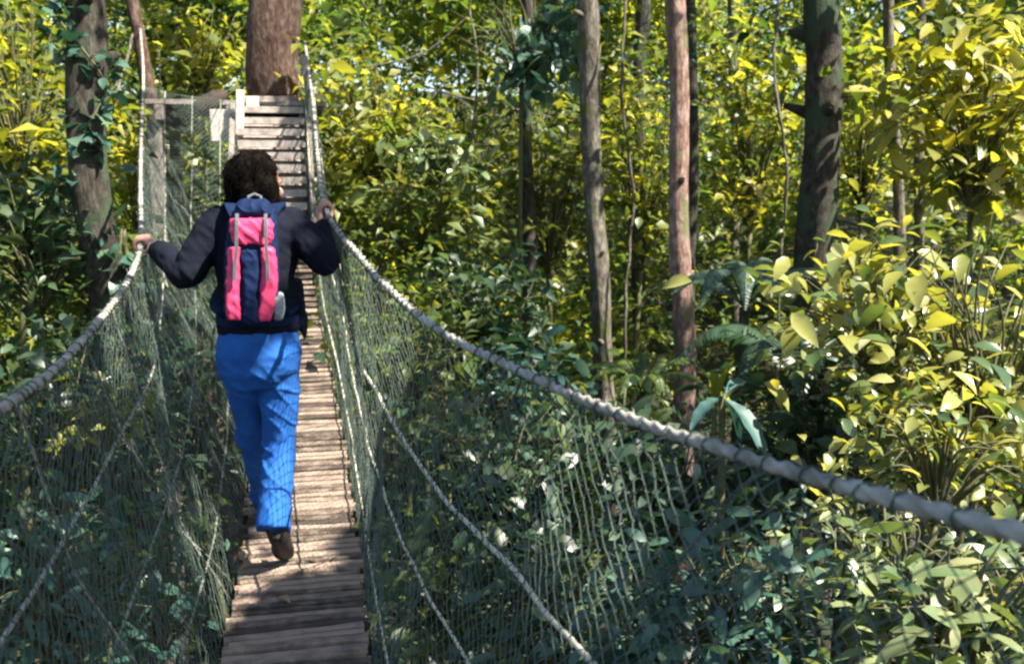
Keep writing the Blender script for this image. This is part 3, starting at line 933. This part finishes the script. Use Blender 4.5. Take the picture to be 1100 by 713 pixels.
    zp = [back(px, 262 + .02 * (px - 273) ** 2 * .0, .1755) for px in np.linspace(255, 293, 12)]
    mb.tube(zp, .0028, 5); mb.build('zip', M['webbing'], top, True)
build_backpack()

# ------------------------------------------------------------------ trees
def trunk_mesh(pts, radii, seed, limbs=()):
    mb = MB()
    pts = np.asarray(pts, float)
    zq = np.arange(pts[0][2], pts[-1][2], .11)
    p = np.stack([np.interp(zq, pts[:, 2], pts[:, k]) for k in range(3)], 1)
    for _ in range(8):
        p[1:-1] = (p[:-2] + p[2:] + 2 * p[1:-1]) / 4
    r = np.interp(zq, pts[:, 2], radii) * (1 + .5 * np.exp(-(zq - zq[0]) / .35))
    wob = np.array([[noise.noise(Vector((i * .08, seed, k * 5.0))) for k in range(2)] for i in range(len(p))])
    p = p.copy(); p[:, 0] += wob[:, 0] * r * .9; p[:, 1] += wob[:, 1] * r * .9
    r = r * (1 + .10 * np.array([noise.noise(Vector((i * .45, seed * 3.0, 0))) for i in range(len(p))]))
    for k in range(max(2, int(len(p) / 9))):                      # knots and broken stubs
        i = int(RNG.integers(4, len(p) - 4)); a_ = RNG.uniform(0, 6.28)
        h = np.array((math.cos(a_), math.sin(a_), .35)); l_ = r[i] * RNG.uniform(.25, 1.3)
        mb.tube([p[i] + h * r[i] * .6, p[i] + h * (r[i] + l_ * .5), p[i] + h * (r[i] + l_)], [r[i] * .42, r[i] * .26, r[i] * .15], 7)
    mb.tube(p, r, 20, lump=lambda i, a: 1 + .16 * np.array([noise.noise(Vector((math.cos(t) * 1.6, math.sin(t) * 1.6 + seed, i * .13))) for t in a]))
    for lp, lr in limbs:
        mb.tube(lp, lr, 7)
    return mb

def grow_tree(label, barkm, leafm, path, radii, crown_z, crown_r, n_limbs=8, per=30, leaf=.15, tint=.5, group='rainforest trees round the bridge', crown_off=(0, 0), sprigs=0, seed=0, tpl=T_SIMPLE, shade=()):
    rs = np.random.default_rng(100 + seed)
    path = [np.asarray(q, float) for q in path]
    ln_ = (path[1] - path[0]) / (path[1][2] - path[0][2])
    x, y = path[0][0], path[0][1]
    base = path[0] + ln_ * (ground_z(x, y) - .15 - path[0][2])
    pts = [base] + path
    rad = [radii[0] * 1.35] + list(radii)
    top = pts[-1]
    limbs, cent, cnt = [], [], []
    ax = crom(pts, 10)
    az = ax[:, 2]
    for k in range(n_limbs):
        z0 = crown_z[0] - .6 + (crown_z[1] - crown_z[0]) * .8 * k / max(1, n_limbs - 1)
        o = np.array([np.interp(z0, az, ax[:, j]) for j in range(3)])
        a = k * 2.4 + rs.uniform(-.5, .5)
        ln = crown_r * rs.uniform(.65, 1.05)
        end = o + np.array((math.cos(a) * ln + crown_off[0] * rs.uniform(.5, 1), math.sin(a) * ln + crown_off[1] * rs.uniform(.5, 1), rs.uniform(.5, 1.4)))
        mid = (o + end) / 2 + np.array((0, 0, rs.uniform(.05, .35)))
        lp = crom([o, mid, end], 6)
        limbs.append((lp, np.linspace(rad[-2] * .45 + .012, .008, len(lp))))
        for q in range(5):
            b0 = lp[int(rs.integers(4, len(lp)))]
            e = b0 + rs.normal(0, 1, 3) * np.array((.75, .75, .4)) + np.array((0, 0, .15))
            limbs.append((crom([b0, (b0 + e) / 2 + rs.normal(0, .07, 3), e], 3), np.linspace(.012, .004, 7)))
            for w in (.55, 1.0):
                cent.append(b0 + (e - b0) * w); cnt.append(per * rs.uniform(.5, 1.4))
    for k in range(sprigs):
        z0 = rs.uniform(-.6, 2.6)
        o = np.array([np.interp(z0, az, ax[:, j]) for j in range(3)])
        a = rs.uniform(0, 6.28)
        e = o + np.array((math.cos(a), math.sin(a), .25)) * rs.uniform(.3, .8)
        limbs.append((crom([o, (o + e) / 2 + np.array((0, 0, .08)), e], 3), np.linspace(.010, .003, 7)))
        cent.append(e); cnt.append(per * .5)
    for q in shade:  # extra clumps set between the sun and each spot to shade it
        for t in (4.6, 5.6, 6.6):
            e = q + SUN * (t + rs.uniform(-.4, .4)) + rs.normal(0, .08, 3)
            o = np.array([np.interp(e[2] - .8, az, ax[:, j]) for j in range(3)])
            limbs.append((crom([o, (o + e) / 2 + np.array((0, 0, .15)), e], 5), np.linspace(.018, .004, 11)))
            cent.append(e); cnt.append(85)
    root = empty('tree', base, label, 'tree', group)
    ok = [i for i, (lp, lr) in enumerate(limbs) if keep_lit(np.asarray(lp)).all()]
    trunk_mesh(pts, rad, seed * 1.7 + .3, [limbs[i] for i in ok]).build('trunk', M[barkm], root, True)
    c = clouds(cent, cnt, (.30, .30, .20), leaf, .5, tint, .18)
    link('crown', leaf_mesh('crown', *c, tpl=tpl), M[leafm], root)
    return root

def up_from(p, dz, lean=(0, 0)):
    return p + np.array((lean[0] * dz, lean[1] * dz, dz))

def column(px0, py0, px1, py1, d, extra=5.0):
    """path of a trunk seen from (px1,py1) low to (px0,py0) high, d metres off"""
    a, b = (EYE + r * (d / r[1]) for r in (ray(px1, py1), ray(px0, py0)))
    t = (b - a) / max(.2, b[2] - a[2])
    return [a, b, b + t * extra * .5 + ZV * 0, b + t * extra]

def trees():
    pl = column(80, 0, 117, 300, 6.4)
    grow_tree('dark mossy trunk wrapped in creepers on the left, behind the left netting', 'bark_dark', 'olive', pl, [.125, .12, .10, .05], (3.6, 7.5), 2.2, 8, 30, .15, .6, seed=1, crown_off=(0, 1.0))
    pl = column(303, 0, 301, 110, 9.75)
    grow_tree('thick brown trunk that carries the wooden platform', 'bark_brown', 'sunny', pl, [.25, .238, .2, .1], (5.2, 9), 2.6, 9, 32, .16, .5, seed=2)
    pl = column(141, 0, 158, 90, 9.3)
    grow_tree('slim leaning brown trunk where the left hand rope ends', 'bark_brown', 'sunny', pl, [.06, .055, .04, .02], (4.4, 7), 1.6, 6, 26, .14, .6, seed=3)
    pl = column(626, 0, 650, 430, 8.0)
    grow_tree('straight grey brown trunk with lichen, behind the middle of the right rope', 'bark_grey', 'olive', pl, [.08, .078, .068, .04], (3.8, 8), 2.4, 9, 34, .15, .55, seed=4, sprigs=3)
    pl = column(727, 0, 731, 440, 7.2)
    grow_tree('slender pinkish bare trunk standing alone right of the grey trunk', 'bark_pink', 'olive', pl, [.078, .073, .06, .03], (3.6, 7.2), 2.3, 8, 34, .15, .45, seed=5)
    pl = column(741, 0, 742, 330, 8.8)
    grow_tree('thin dark trunk close behind the pinkish trunk', 'bark_dark', 'dark', pl, [.055, .05, .04, .02], (3.8, 6.5), 1.8, 6, 28, .14, .5, seed=6, sprigs=2)
    pl = column(881, 0, 876, 335, 7.8)
    grow_tree('stout dark trunk rising behind the glossy sunlit bush', 'bark_dark', 'olive', pl, [.145, .13, .11, .05], (3.7, 8.5), 2.8, 10, 38, .15, .5, seed=7, sprigs=2)
    pl = column(956, 0, 964, 240, 9.4)
    grow_tree('thin pale grey trunk right of the stout dark trunk', 'bark_grey', 'sunny', pl, [.052, .048, .04, .02], (4.3, 7.5), 2.0, 6, 28, .14, .6, seed=8, sprigs=2)
    pl = column(990, 0, 990, 220, 10.6)
    grow_tree('thin greenish trunk farthest right of the upright trunks', 'bark_grey', 'sunny', pl, [.05, .045, .035, .02], (4.6, 7.5), 2.0, 6, 28, .14, .7, seed=9)
    pl = column(566, 40, 568, 330, 9.8)
    grow_tree('thin shadowed trunk left of the grey brown trunk', 'bark_dark', 'dark', pl, [.062, .055, .04, .02], (3.9, 6.5), 1.8, 6, 26, .14, .5, seed=10, sprigs=3)
    pl = column(690, 0, 686, 330, 12)
    grow_tree('dim distant trunk between the grey and the pinkish trunks', 'bark_dark', 'sunny', pl, [.085, .08, .06, .03], (4.6, 8), 2.4, 7, 28, .15, .6, seed=12)
    pl = column(785, 0, 790, 250, 13)
    grow_tree('pale thin trunk in the bright gap left of the stout dark trunk', 'bark_grey', 'sunny', pl, [.06, .055, .04, .02], (4.8, 8), 2.2, 7, 28, .15, .7, seed=13)
    # unseen trees added on the sunny side so their crowns shade the near deck
    for k, (x, y, lab) in enumerate([(3.7, 0.8, 'tall tree beside the near end of the bridge, unseen, added to shade the deck'), (4.6, -1.6, 'tall tree behind the photographer, unseen, added to shade the near netting'), (6.8, 3.2, 'tall unseen tree added for shade on the sunny side of the glossy bush')]):
        b = np.array((x, y, 0.0))
        grow_tree(lab, 'bark_grey', 'olive', [b, b + ZV * 3, b + ZV * 6, b + np.array((.2, 0, 9))], [.16, .14, .11, .05], (3.2, 8), 2.6, 13, 60, .19, .5, seed=30 + k, shade=SHADED if k == 0 else ())
trees()

# mossy trunk low on the right, in the netting's view
def stub():
    a, b = P(903, 735, 3.9), P(906, 568, 3.9)
    base = np.array((a[0], a[1], ground_z(a[0], a[1]) - .1))
    b = np.array((a[0] + .01, a[1], b[2]))
    root = empty('tree_stump', base, 'tall broken mossy stump below the right hand rope', 'stump')
    trunk_mesh([base, a, b - ZV * .05, b], [.075, .055, .048, .038], 4.2).build('trunk', M['bark_grey'], root, True)
stub()

# ------------------------------------------------------------------ shrubs, ferns and broad-leaved plants
def shrub(label, leafm, centre, size, n_twigs, per, leaf, aspect=.5, tint=.5, name='shrub', cat='shrub', tpl=T_SIMPLE, seed=0, group=None, droop=.25, flat=.4, clump=.16):
    """stems from the ground into a loose crown of leafy twigs round centre; size = half extents"""
    rs = np.random.default_rng(500 + seed)
    c = np.asarray(centre, float); size = np.asarray(size, float)
    gx, gy = c[0] + rs.uniform(-.15, .15), c[1] + rs.uniform(-.1, .2)
    base = np.array((gx, gy, ground_z(gx, gy) - .05))
    mb = MB(); cent, cnt = [], []
    fork = c - ZV * size[2] * .9
    if fork[2] > base[2] + .3:
        pts = crom([base, (base + fork) / 2 + np.append(rs.normal(0, .08, 2), 0), fork], 6)
        mb.tube(pts, np.linspace(.012 + size[2] * .03, .008 + size[2] * .014, len(pts)), 8)
    else:
        fork = base
    for k in range(n_twigs):
        u = unit(rs.normal(0, 1, 3)); r = rs.uniform(.35, 1.0) ** .6
        e = c + u * r * size
        e[2] = max(e[2], fork[2] + .1)
        m = (fork + e) / 2 + np.array((rs.normal(0, .05), rs.normal(0, .05), .08 + .12 * rs.uniform()))
        pts = crom([fork, m, e], 5)
        mb.tube(pts, np.linspace(.007 + .006 * size[2], .0025, len(pts)), 5)
        for w in (7, 9, 10):
            cent.append(pts[w]); cnt.append(max(2, per / 3 * rs.uniform(.6, 1.4)))
    root = empty(name, base, label, cat, group)
    mb.build('stem', M['stem'], root, True)
    link('foliage', leaf_mesh('foliage', *clouds(cent, cnt, (clump, clump, clump * .7), leaf, aspect, tint, .2, flat, droop), tpl=tpl), M[leafm], root)
    return root

def fern(label, leafm, base, n, length, rise, seed, face=None, name='fern', cat='fern', group=None, leaflet=.16, tint=.5):
    rs = np.random.default_rng(900 + seed)
    base = np.asarray(base, float)
    g = np.array((base[0], base[1], ground_z(base[0], base[1]) - .05))
    root = empty(name, g, label, cat, group)
    st = MB(); st.tube(crom([g, (g + base) / 2 + np.append(rs.normal(0, .05, 2), 0), base], 6), np.linspace(.06, .035, 13), 9)
    st.build('stem', M['bark_dark'], root, True)
    for k in range(n):
        a = (k + rs.uniform(-.25, .25)) * 2 * math.pi / n
        h = np.array((math.cos(a), math.sin(a), 0))
        ln = length * rs.uniform(.8, 1.15); rz = rise * rs.uniform(.7, 1.2)
        pts = crom([base, base + h * ln * .35 + ZV * rz * .75, base + h * ln * .7 + ZV * rz * .8, base + h * ln + ZV * rz * rs.uniform(.1, .4)], 10)
        t = unit(np.gradient(pts, axis=0)); side = unit(np.cross(t, ZV))
        nrm = np.cross(side, t)
        fr = MB(); fr.tube(pts, np.linspace(.009, .002, len(pts)), 5)
        m = len(pts)
        q = np.linspace(.12, .99, 34); B = np.stack([np.interp(q * (m - 1), np.arange(m), pts[:, j]) for j in range(3)], 1)
        ii = (q * (m - 1)).astype(int)
        prof = np.sin(np.pi * (q * .85 + .12)) * leaflet * ln
        BB, DD, NN, LL = [], [], [], []
        for sg in (-1, 1):
            BB.append(B); DD.append(side[ii] * sg + t[ii] * .45 - ZV * .22 + rs.normal(0, .06, (34, 3))); NN.append(nrm[ii] + rs.normal(0, .1, (34, 3))); LL.append(prof)
        BB, DD, NN, LL = map(np.concatenate, (BB, DD, NN, LL))
        # the rachis joins the leaflets' mesh
        lm = leaf_mesh('frond', BB, DD, NN, LL, LL * .16 + .012, np.clip(np.full(len(BB), tint + rs.normal(0, .15)), 0, 1), T_LONG)
        bm = bmesh.new(); bm.from_mesh(lm)
        vs = [bm.verts.new(v) for v in fr.v]
        for f in fr.f:
            bm.faces.new([vs[i] for i in f])
        bm.to_mesh(lm); bm.free()
        link('frond', lm, M[leafm], root)
    return root

def blade_plant(label, leafm, base, blades, seed, name='broadleaf_plant', cat='plant'):
    """large single leaves on stalks: blades = [(tip point, width)]"""
    rs = np.random.default_rng(1300 + seed)
    base = np.asarray(base, float)
    g = np.array((base[0], base[1], ground_z(base[0], base[1]) - .05))
    root = empty(name, g, label, cat)
    st = MB(); st.tube(crom([g, (g + base) / 2 + np.append(rs.normal(0, .04, 2), 0), base], 6), np.linspace(.035, .016, 13), 8)
    st.build('stem', M['stem'], root, True)
    for tip, w in blades:
        tip = np.asarray(tip, float)
        mid = (base + tip) / 2 + ZV * .10 * np.linalg.norm(tip - base)
        p = crom([base, mid, tip], 10)
        t = unit(np.gradient(p, axis=0)); sd = unit(np.cross(t, ZV)); nn = np.cross(sd, t)
        v, f = [], []
        m = len(p)
        for i in range(m):
            q = i / (m - 1)
            ww = w * (max(0, math.sin(math.pi * min(1, (q - .12) / .86))) ** .7 if q > .12 else .02) + .004
            for j, x in enumerate((-1, -.5, 0, .5, 1)):
                v.append(p[i] + sd[i] * ww * x + nn[i] * (abs(x) * ww * .4 + .003 * math.sin(i * 1.3 + x * 2) * abs(x)))
        for i in range(m - 1):
            for j in range(4):
                f.append((i * 5 + j, i * 5 + j + 1, i * 5 + 6 + j, i * 5 + 5 + j))
        mb = MB(); mb.add(v, f)
        o = mb.build('leaf', M[leafm], root, True)
        a = o.data.attributes.new('tint', 'FLOAT', 'POINT'); a.data.foreach_set('value', np.full(len(v), rs.uniform(.4, .9), np.float32))
    return root

def plants():
    S = shrub
    # right side: glossy sunlit bushes
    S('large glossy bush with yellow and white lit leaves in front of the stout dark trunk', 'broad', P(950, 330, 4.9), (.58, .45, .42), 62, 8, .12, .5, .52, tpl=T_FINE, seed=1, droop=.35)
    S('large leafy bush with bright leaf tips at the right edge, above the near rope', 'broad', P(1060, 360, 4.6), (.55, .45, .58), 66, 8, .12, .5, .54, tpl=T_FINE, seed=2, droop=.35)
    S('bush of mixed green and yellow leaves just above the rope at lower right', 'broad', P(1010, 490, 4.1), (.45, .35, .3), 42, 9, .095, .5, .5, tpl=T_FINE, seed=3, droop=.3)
    S('bright yellow green tree top leaves with long leaf blades in the upper right corner', 'sunny', P(1050, 110, 7.6), (.75, .5, .9), 56, 16, .19, .38, .85, name='sapling', cat='sapling', tpl=T_LONG, seed=4, droop=.3)
    S('yellow leaved sapling between the stout dark trunk and the pale grey trunk', 'sunny', P(930, 120, 9.6), (.5, .5, 1.1), 36, 16, .14, .5, .7, name='sapling', cat='sapling', seed=5)
    # lower right, below the rope
    S('pale green bush with long whitish leaves below the rope in the lower right corner', 'pale', P(1040, 650, 3.3), (.42, .35, .30), 60, 11, .11, .36, .6, tpl=T_LONG, seed=6, droop=.3)
    S('low pale bush under the rope beside the broken stump', 'pale', P(960, 600, 3.7), (.28, .3, .22), 32, 10, .09, .4, .45, tpl=T_LONG, seed=7)
    S('blue green leafy shrub at the bottom, left of the broken stump', 'teal', P(790, 655, 3.9), (.5, .4, .28), 64, 12, .095, .42, .5, tpl=T_LONG, seed=8)
    S('teal shrub seen through the right netting at the bottom edge', 'teal', P(700, 700, 4.2), (.45, .4, .3), 50, 12, .09, .42, .35, tpl=T_LONG, seed=9)
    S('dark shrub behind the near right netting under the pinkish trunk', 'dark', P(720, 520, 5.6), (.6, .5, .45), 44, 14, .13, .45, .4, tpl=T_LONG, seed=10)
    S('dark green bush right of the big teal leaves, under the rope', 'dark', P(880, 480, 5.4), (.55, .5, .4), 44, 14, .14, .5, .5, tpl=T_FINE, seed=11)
    # ferns and fronds
    fern('blue green tree fern between the pinkish trunk and the stout dark trunk', 'fern', P(800, 330, 6.6), 11, .62, .30, 1, name='tree_fern', cat='tree fern')
    fern('dark arching fern below the tree fern, over the glossy bush', 'dark', P(860, 410, 5.9), 10, .75, .35, 2, tint=.6)
    fern('small olive fern in front of the pinkish trunk base', 'olive', P(690, 425, 6.4), 9, .42, .24, 3, tint=.4)
    S('bluish green drooping leaves at the top centre, left of the grey brown trunk', 'teal', P(560, 30, 8.6), (.7, .5, .55), 50, 16, .16, .42, .75, name='sapling', cat='sapling', tpl=T_LONG, seed=41, droop=.5)
    S('small tree with a pale greyish top among the leaves above the right rope', 'pale', P(472, 172, 8.0), (.33, .35, .22), 30, 14, .11, .4, .5, name='sapling', cat='sapling', tpl=T_LONG, seed=42, droop=.3)
    blade_plant('plant with broad teal leaves hanging toward the right rope', 'blade', P(776, 425, 4.7), [(P(824, 494, 4.55), .05), (P(795, 480, 4.75), .045), (P(742, 462, 4.6), .035), (P(815, 415, 5.0), .04)], 1)
    blade_plant('plant with bright yellow green blades right of the pinkish trunk', 'sunny', P(768, 440, 5.4), [(P(790, 386, 5.3), .045), (P(764, 398, 5.4), .04), (P(800, 412, 5.5), .03)], 2)
    # centre
    S('yellow green bush just right of the far hand rope', 'sunny', P(405, 120, 9.2), (.75, .6, .85), 56, 18, .15, .5, .65, seed=12)
    S('olive shrub with pale leaf tops beside the greyish palm', 'olive', P(455, 240, 8.2), (.6, .5, .42), 48, 16, .13, .5, .65, seed=13)
    S('loose green sapling behind the thin shadowed trunk', 'olive', P(590, 180, 10.2), (.7, .6, 1.2), 56, 18, .15, .5, .7, name='sapling', cat='sapling', seed=14)
    S('sunlit sapling between the grey brown trunk and the pinkish trunk', 'sunny', P(690, 170, 10.4), (.55, .5, 1.3), 48, 17, .15, .5, .6, name='sapling', cat='sapling', seed=15)
    S('bright green sapling in the gap right of the pinkish trunk', 'sunny', P(810, 130, 10.8), (.6, .5, 1.3), 48, 17, .15, .5, .75, name='sapling', cat='sapling', seed=16)
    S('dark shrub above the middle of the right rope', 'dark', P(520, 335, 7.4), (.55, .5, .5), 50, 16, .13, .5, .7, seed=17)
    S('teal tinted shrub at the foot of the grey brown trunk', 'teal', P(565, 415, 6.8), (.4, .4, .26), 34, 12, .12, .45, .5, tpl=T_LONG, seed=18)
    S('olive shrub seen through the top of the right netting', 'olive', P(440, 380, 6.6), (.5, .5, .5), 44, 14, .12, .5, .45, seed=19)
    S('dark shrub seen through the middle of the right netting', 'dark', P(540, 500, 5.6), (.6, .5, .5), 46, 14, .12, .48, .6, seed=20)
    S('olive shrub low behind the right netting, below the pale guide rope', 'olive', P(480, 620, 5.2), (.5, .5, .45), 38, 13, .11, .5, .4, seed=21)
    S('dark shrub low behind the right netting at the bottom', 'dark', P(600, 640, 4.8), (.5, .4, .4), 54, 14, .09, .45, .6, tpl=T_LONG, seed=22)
    # left
    S('yellow green tree top in the upper left corner', 'sunny', P(20, 90, 8.4), (.75, .6, .95), 54, 17, .15, .5, .6, name='sapling', cat='sapling', seed=23)
    S('sunny sapling between the mossy trunk and the slim leaning trunk', 'sunny', P(150, 190, 9.2), (.35, .4, 1.0), 34, 15, .14, .5, .8, name='sapling', cat='sapling', seed=24)
    S('yellow leaved bush above the left netting, left of the platform', 'sunny', P(215, 55, 10.2), (.5, .5, .55), 40, 16, .15, .5, .75, seed=25)
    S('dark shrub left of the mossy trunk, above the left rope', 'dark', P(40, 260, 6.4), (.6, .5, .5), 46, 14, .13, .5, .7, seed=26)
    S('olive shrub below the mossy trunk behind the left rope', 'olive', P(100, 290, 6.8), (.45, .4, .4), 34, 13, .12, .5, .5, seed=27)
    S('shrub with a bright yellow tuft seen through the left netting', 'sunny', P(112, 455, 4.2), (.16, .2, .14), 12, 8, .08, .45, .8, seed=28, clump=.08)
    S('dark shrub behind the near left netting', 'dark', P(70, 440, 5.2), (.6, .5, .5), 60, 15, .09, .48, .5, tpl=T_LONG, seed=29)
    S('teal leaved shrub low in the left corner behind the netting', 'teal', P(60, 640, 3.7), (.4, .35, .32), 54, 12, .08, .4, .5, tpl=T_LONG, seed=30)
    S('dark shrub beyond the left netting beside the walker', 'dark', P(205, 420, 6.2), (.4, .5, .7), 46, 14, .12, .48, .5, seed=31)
    S('olive shrub under the left side of the bridge deck', 'olive', P(170, 620, 4.9), (.4, .4, .45), 34, 12, .11, .48, .35, seed=32)
    S('green shrub under the far end of the bridge, below the platform', 'olive', P(240, 260, 9.4), (.55, .5, .7), 46, 15, .13, .5, .4, seed=33)
    S('leafy bush right of the platform steps behind the right rope', 'olive', P(350, 230, 10.2), (.5, .5, .8), 44, 16, .14, .5, .7, seed=34)
    # creeper on the mossy trunk
    rs = np.random.default_rng(77)
    mb = MB(); cent, cnt = [], []
    pl = column(80, 0, 117, 300, 6.4); ax = crom(pl[:2], 12)
    pts = []
    for q in np.linspace(0, 1, 40):
        c = ax[0] + (ax[-1] - ax[0]) * q
        a = q * 9
        p = c + np.array((math.cos(a), -abs(math.sin(a)) * .9 - .1, 0)) * .135
        pts.append(p); cent.append(p); cnt.append(rs.uniform(3, 9))
    g = np.array((pts[0][0], pts[0][1], ground_z(pts[0][0], pts[0][1])))
    mb.tube(crom([g] + pts[::3], 4), .009, 5)
    r = empty('creeper', g, 'leafy creeper winding up the dark mossy trunk', 'creeper')
    mb.build('stem', M['stem'], r, True)
    link('foliage', leaf_mesh('foliage', *clouds(cent, cnt, (.06, .05, .07), .10, .7, .4, .2), tpl=T_FINE), M['teal'], r)
plants()

def lianas():
    for lab, pts in [('thin liana looping beside the stout dark trunk', [P(838, -40, 7.3), P(832, 80, 7.2), P(846, 190, 7.3), P(838, 300, 7.5)]),
                     ('pale liana hanging between the grey brown trunk and the pinkish trunk', [P(676, -60, 7.6), P(668, 90, 7.5), P(681, 220, 7.6), P(672, 330, 7.7)]),
                     ('dark liana hanging left of the thin shadowed trunk', [P(500, -60, 8.6), P(512, 70, 8.5), P(506, 190, 8.6), P(517, 330, 8.8)]),
                     ('liana sagging from the mossy trunk toward the slim leaning trunk', [P(98, 20, 6.5), P(108, 90, 7.2), P(126, 95, 8.2), P(146, 30, 9.1)])]:
        g = pts[-1]
        r = empty('liana', g, lab, 'liana')
        if 'sagging' not in lab:
            pts = [pts[0] + ZV * 2.5] + pts + [np.array((g[0], g[1], ground_z(g[0], g[1]) - .05))]
        p = resample(crom(pts, 12), .06)
        p = p + np.array([[.02 * noise.noise(Vector((i * .25, 3.1, g[0]))), .02 * noise.noise(Vector((i * .25, 8.1, g[0]))), 0] for i in range(len(p))])
        mb = MB(); mb.tube(p, .011, 6, lump=lambda i, a: 1 + .25 * np.cos(2 * (a - i * .3)))
        mb.build('stem', M['bark_grey'], r, True)
        ce = [p[i] for i in range(4, len(p), 7)]
        link('foliage', leaf_mesh('foliage', *clouds(ce, [4] * len(ce), (.05, .05, .08), .08, .55, .6, .2), tpl=T_FINE), M['olive'], r)
lianas()

# ------------------------------------------------------------------ far forest and ground cover
def far_forest():
    cent, cnt, tints = [], [], []
    B = []
    for k in range(4600):
        y = RNG.uniform(10.5, 26)
        x = RNG.uniform(-.60 * y - 1, .58 * y + 1)
        g = ground_z(x, y)
        z = g + RNG.uniform(0, 1) * (3.2 + .26 * y - g)
        if noise.noise(Vector((x * .5, y * .3, z * .5))) < -.02: continue
        cent.append(np.array((x, y, z))); cnt.append(RNG.uniform(25, 70))
    for k in range(1300):
        y = RNG.uniform(24, 60)
        x = RNG.uniform(-.62 * y - 1, .6 * y + 1)
        cent.append(np.array((x, y, ground_z(x, y) + RNG.uniform(0, 2.5 + .09 * y)))); cnt.append(RNG.uniform(20, 60))
    for k in range(1500):
        y = RNG.uniform(11, 27)
        x = RNG.uniform(-.58 * y - 1, .56 * y + 1)
        cent.append(np.array((x, y, 1.52 + y * RNG.uniform(.11, .25)))); cnt.append(RNG.uniform(25, 60))
    for k in range(2600):                                         # the wood goes on to both sides of the frame
        sg = RNG.choice((-1, 1)); y = RNG.uniform(3, 26)
        x = sg * (max(.58 * y + .5, 3.4) + RNG.uniform(0, 1) ** 1.3 * 15) * (1.0 if sg < 0 else 1.15)
        if sg > 0 and y < 8: x += 5.5
        g = ground_z(x, y)
        cent.append(np.array((x, y, g + RNG.uniform(0, 1) * (2.8 + .2 * y - g)))); cnt.append(RNG.uniform(25, 60))
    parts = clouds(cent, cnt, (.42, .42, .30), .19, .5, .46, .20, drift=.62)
    # hanging undergrowth on the slope
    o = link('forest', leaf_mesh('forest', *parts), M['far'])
    mb = MB()
    for k in range(420):
        y = RNG.uniform(10.5, 22); x = RNG.uniform(-.58 * y - 1, .56 * y + 1)
        z = ground_z(x, y) + RNG.uniform(0, 1) * (2.6 + .2 * y - ground_z(x, y))
        q = np.array((x, y, z)); d = unit(np.array((RNG.normal(0, .6), RNG.normal(0, .4), RNG.normal(.5, .7))))
        ln = RNG.uniform(.6, 2.6); sd = RNG.normal(0, .12, 3) * ln
        mb.tube(crom([q, q + d * ln * .5 + sd, q + d * ln], 4), np.linspace(RNG.uniform(.008, .022), .004, 9), 5)
    tw = mb.build('twig', M['bark_grey'], o, True); tw['kind'] = 'stuff'
    tag(o, 'sunlit yellow green rainforest closing the view behind all the trunks', 'forest', kind='stuff')
    cent, cnt = [], []
    for k in range(2300):
        y = RNG.uniform(-2.0, 15)
        x = RNG.uniform(-.75 * abs(y) - 4.5, .75 * abs(y) + 4.5)
        g = ground_z(x, y)
        cent.append(np.array((x, y, g + abs(RNG.normal(0, .45))))); cnt.append(RNG.uniform(16, 42))
    o = link('undergrowth', leaf_mesh('undergrowth', *clouds(cent, cnt, (.25, .25, .15), .11, .45, .5, .3), tpl=T_LONG), M['dark'])
    tag(o, 'dark low undergrowth covering the forest floor under the bridge', 'undergrowth', kind='stuff')
far_forest()

# dry leaves on the deck
def litter():
    d, nr = rand_dirs(1, .05, 0)
    me = None
    for k, (px, py) in enumerate([(256, 560), (262, 548), (268, 572), (262, 602), (284, 606), (256, 612), (259, 632), (272, 590), (342, 590), (352, 560), (333, 632), (300, 640)]):
        s = 3.9
        r = ray(px, py)
        t = (EYE[2] - deck_z(3.9) - .008) / -r[2]
        p = EYE + r * t
        if me is None:
            z1 = np.zeros((1, 3))
            me = leaf_mesh('fallen_leaf', z1, np.array([[1., 0, .12]]), np.array([[0, 0, 1.]]), np.array([.055]), np.array([.032]), np.array([.7]), T_FINE)
        o = link('fallen_leaf', me, M['dry'])
        o.location = Vector(p); o.rotation_euler = (RNG.uniform(-.25, .25), RNG.uniform(-.3, .1), RNG.uniform(0, 6.28))
        sc = RNG.uniform(.7, 1.25); o.scale = (sc, sc, sc)
        tag(o, 'small dry brown leaf lying on the deck planks by the walker', 'leaf', 'dry leaves scattered on the deck')
litter()

# ------------------------------------------------------------------ light, sky, camera
w = bpy.data.worlds.new('World'); scene.world = w; w.use_nodes = True
ns, ln = w.node_tree.nodes, w.node_tree.links
sky = ns.new('ShaderNodeTexSky'); sky.sky_type = 'NISHITA'; sky.sun_disc = False
sky.sun_elevation = SUN_EL
sky.sun_rotation = math.atan2(SUN_AZ[0], SUN_AZ[1])
bg = ns['Background']; bg.inputs['Strength'].default_value = 0.075
ln.new(sky.outputs[0], bg.inputs['Color'])
sl = bpy.data.lights.new('sun', 'SUN'); sl.energy = 5.0; sl.angle = math.radians(.5); sl.color = (1, .93, .80)
so = bpy.data.objects.new('sun', sl); COL.objects.link(so)
so.rotation_euler = Vector(tuple(-SUN)).to_track_quat('-Z', 'Y').to_euler()

cam = bpy.data.cameras.new('camera'); co = bpy.data.objects.new('camera', cam); COL.objects.link(co)
cam.sensor_width = 36; cam.lens = 36 * FOC / 1100
co.location = Vector(tuple(EYE)); co.rotation_euler = (math.pi / 2 - PITCH, 0, 0)
cam.clip_start = .05; cam.clip_end = 2000
cam.dof.use_dof = True; cam.dof.focus_distance = 3.3; cam.dof.aperture_fstop = 5.0
scene.camera = co
vs = scene.view_settings
vs.view_transform = 'Standard'; vs.look = 'None'; vs.gamma = 1; vs.exposure = 2.2; vs.use_curve_mapping = False
cy = scene.cycles
cy.use_denoising = True
cy.max_bounces = 8; cy.diffuse_bounces = 4; cy.glossy_bounces = 2; cy.transmission_bounces = 6
cy.sample_clamp_indirect = 6
cy.filter_width = 2.4
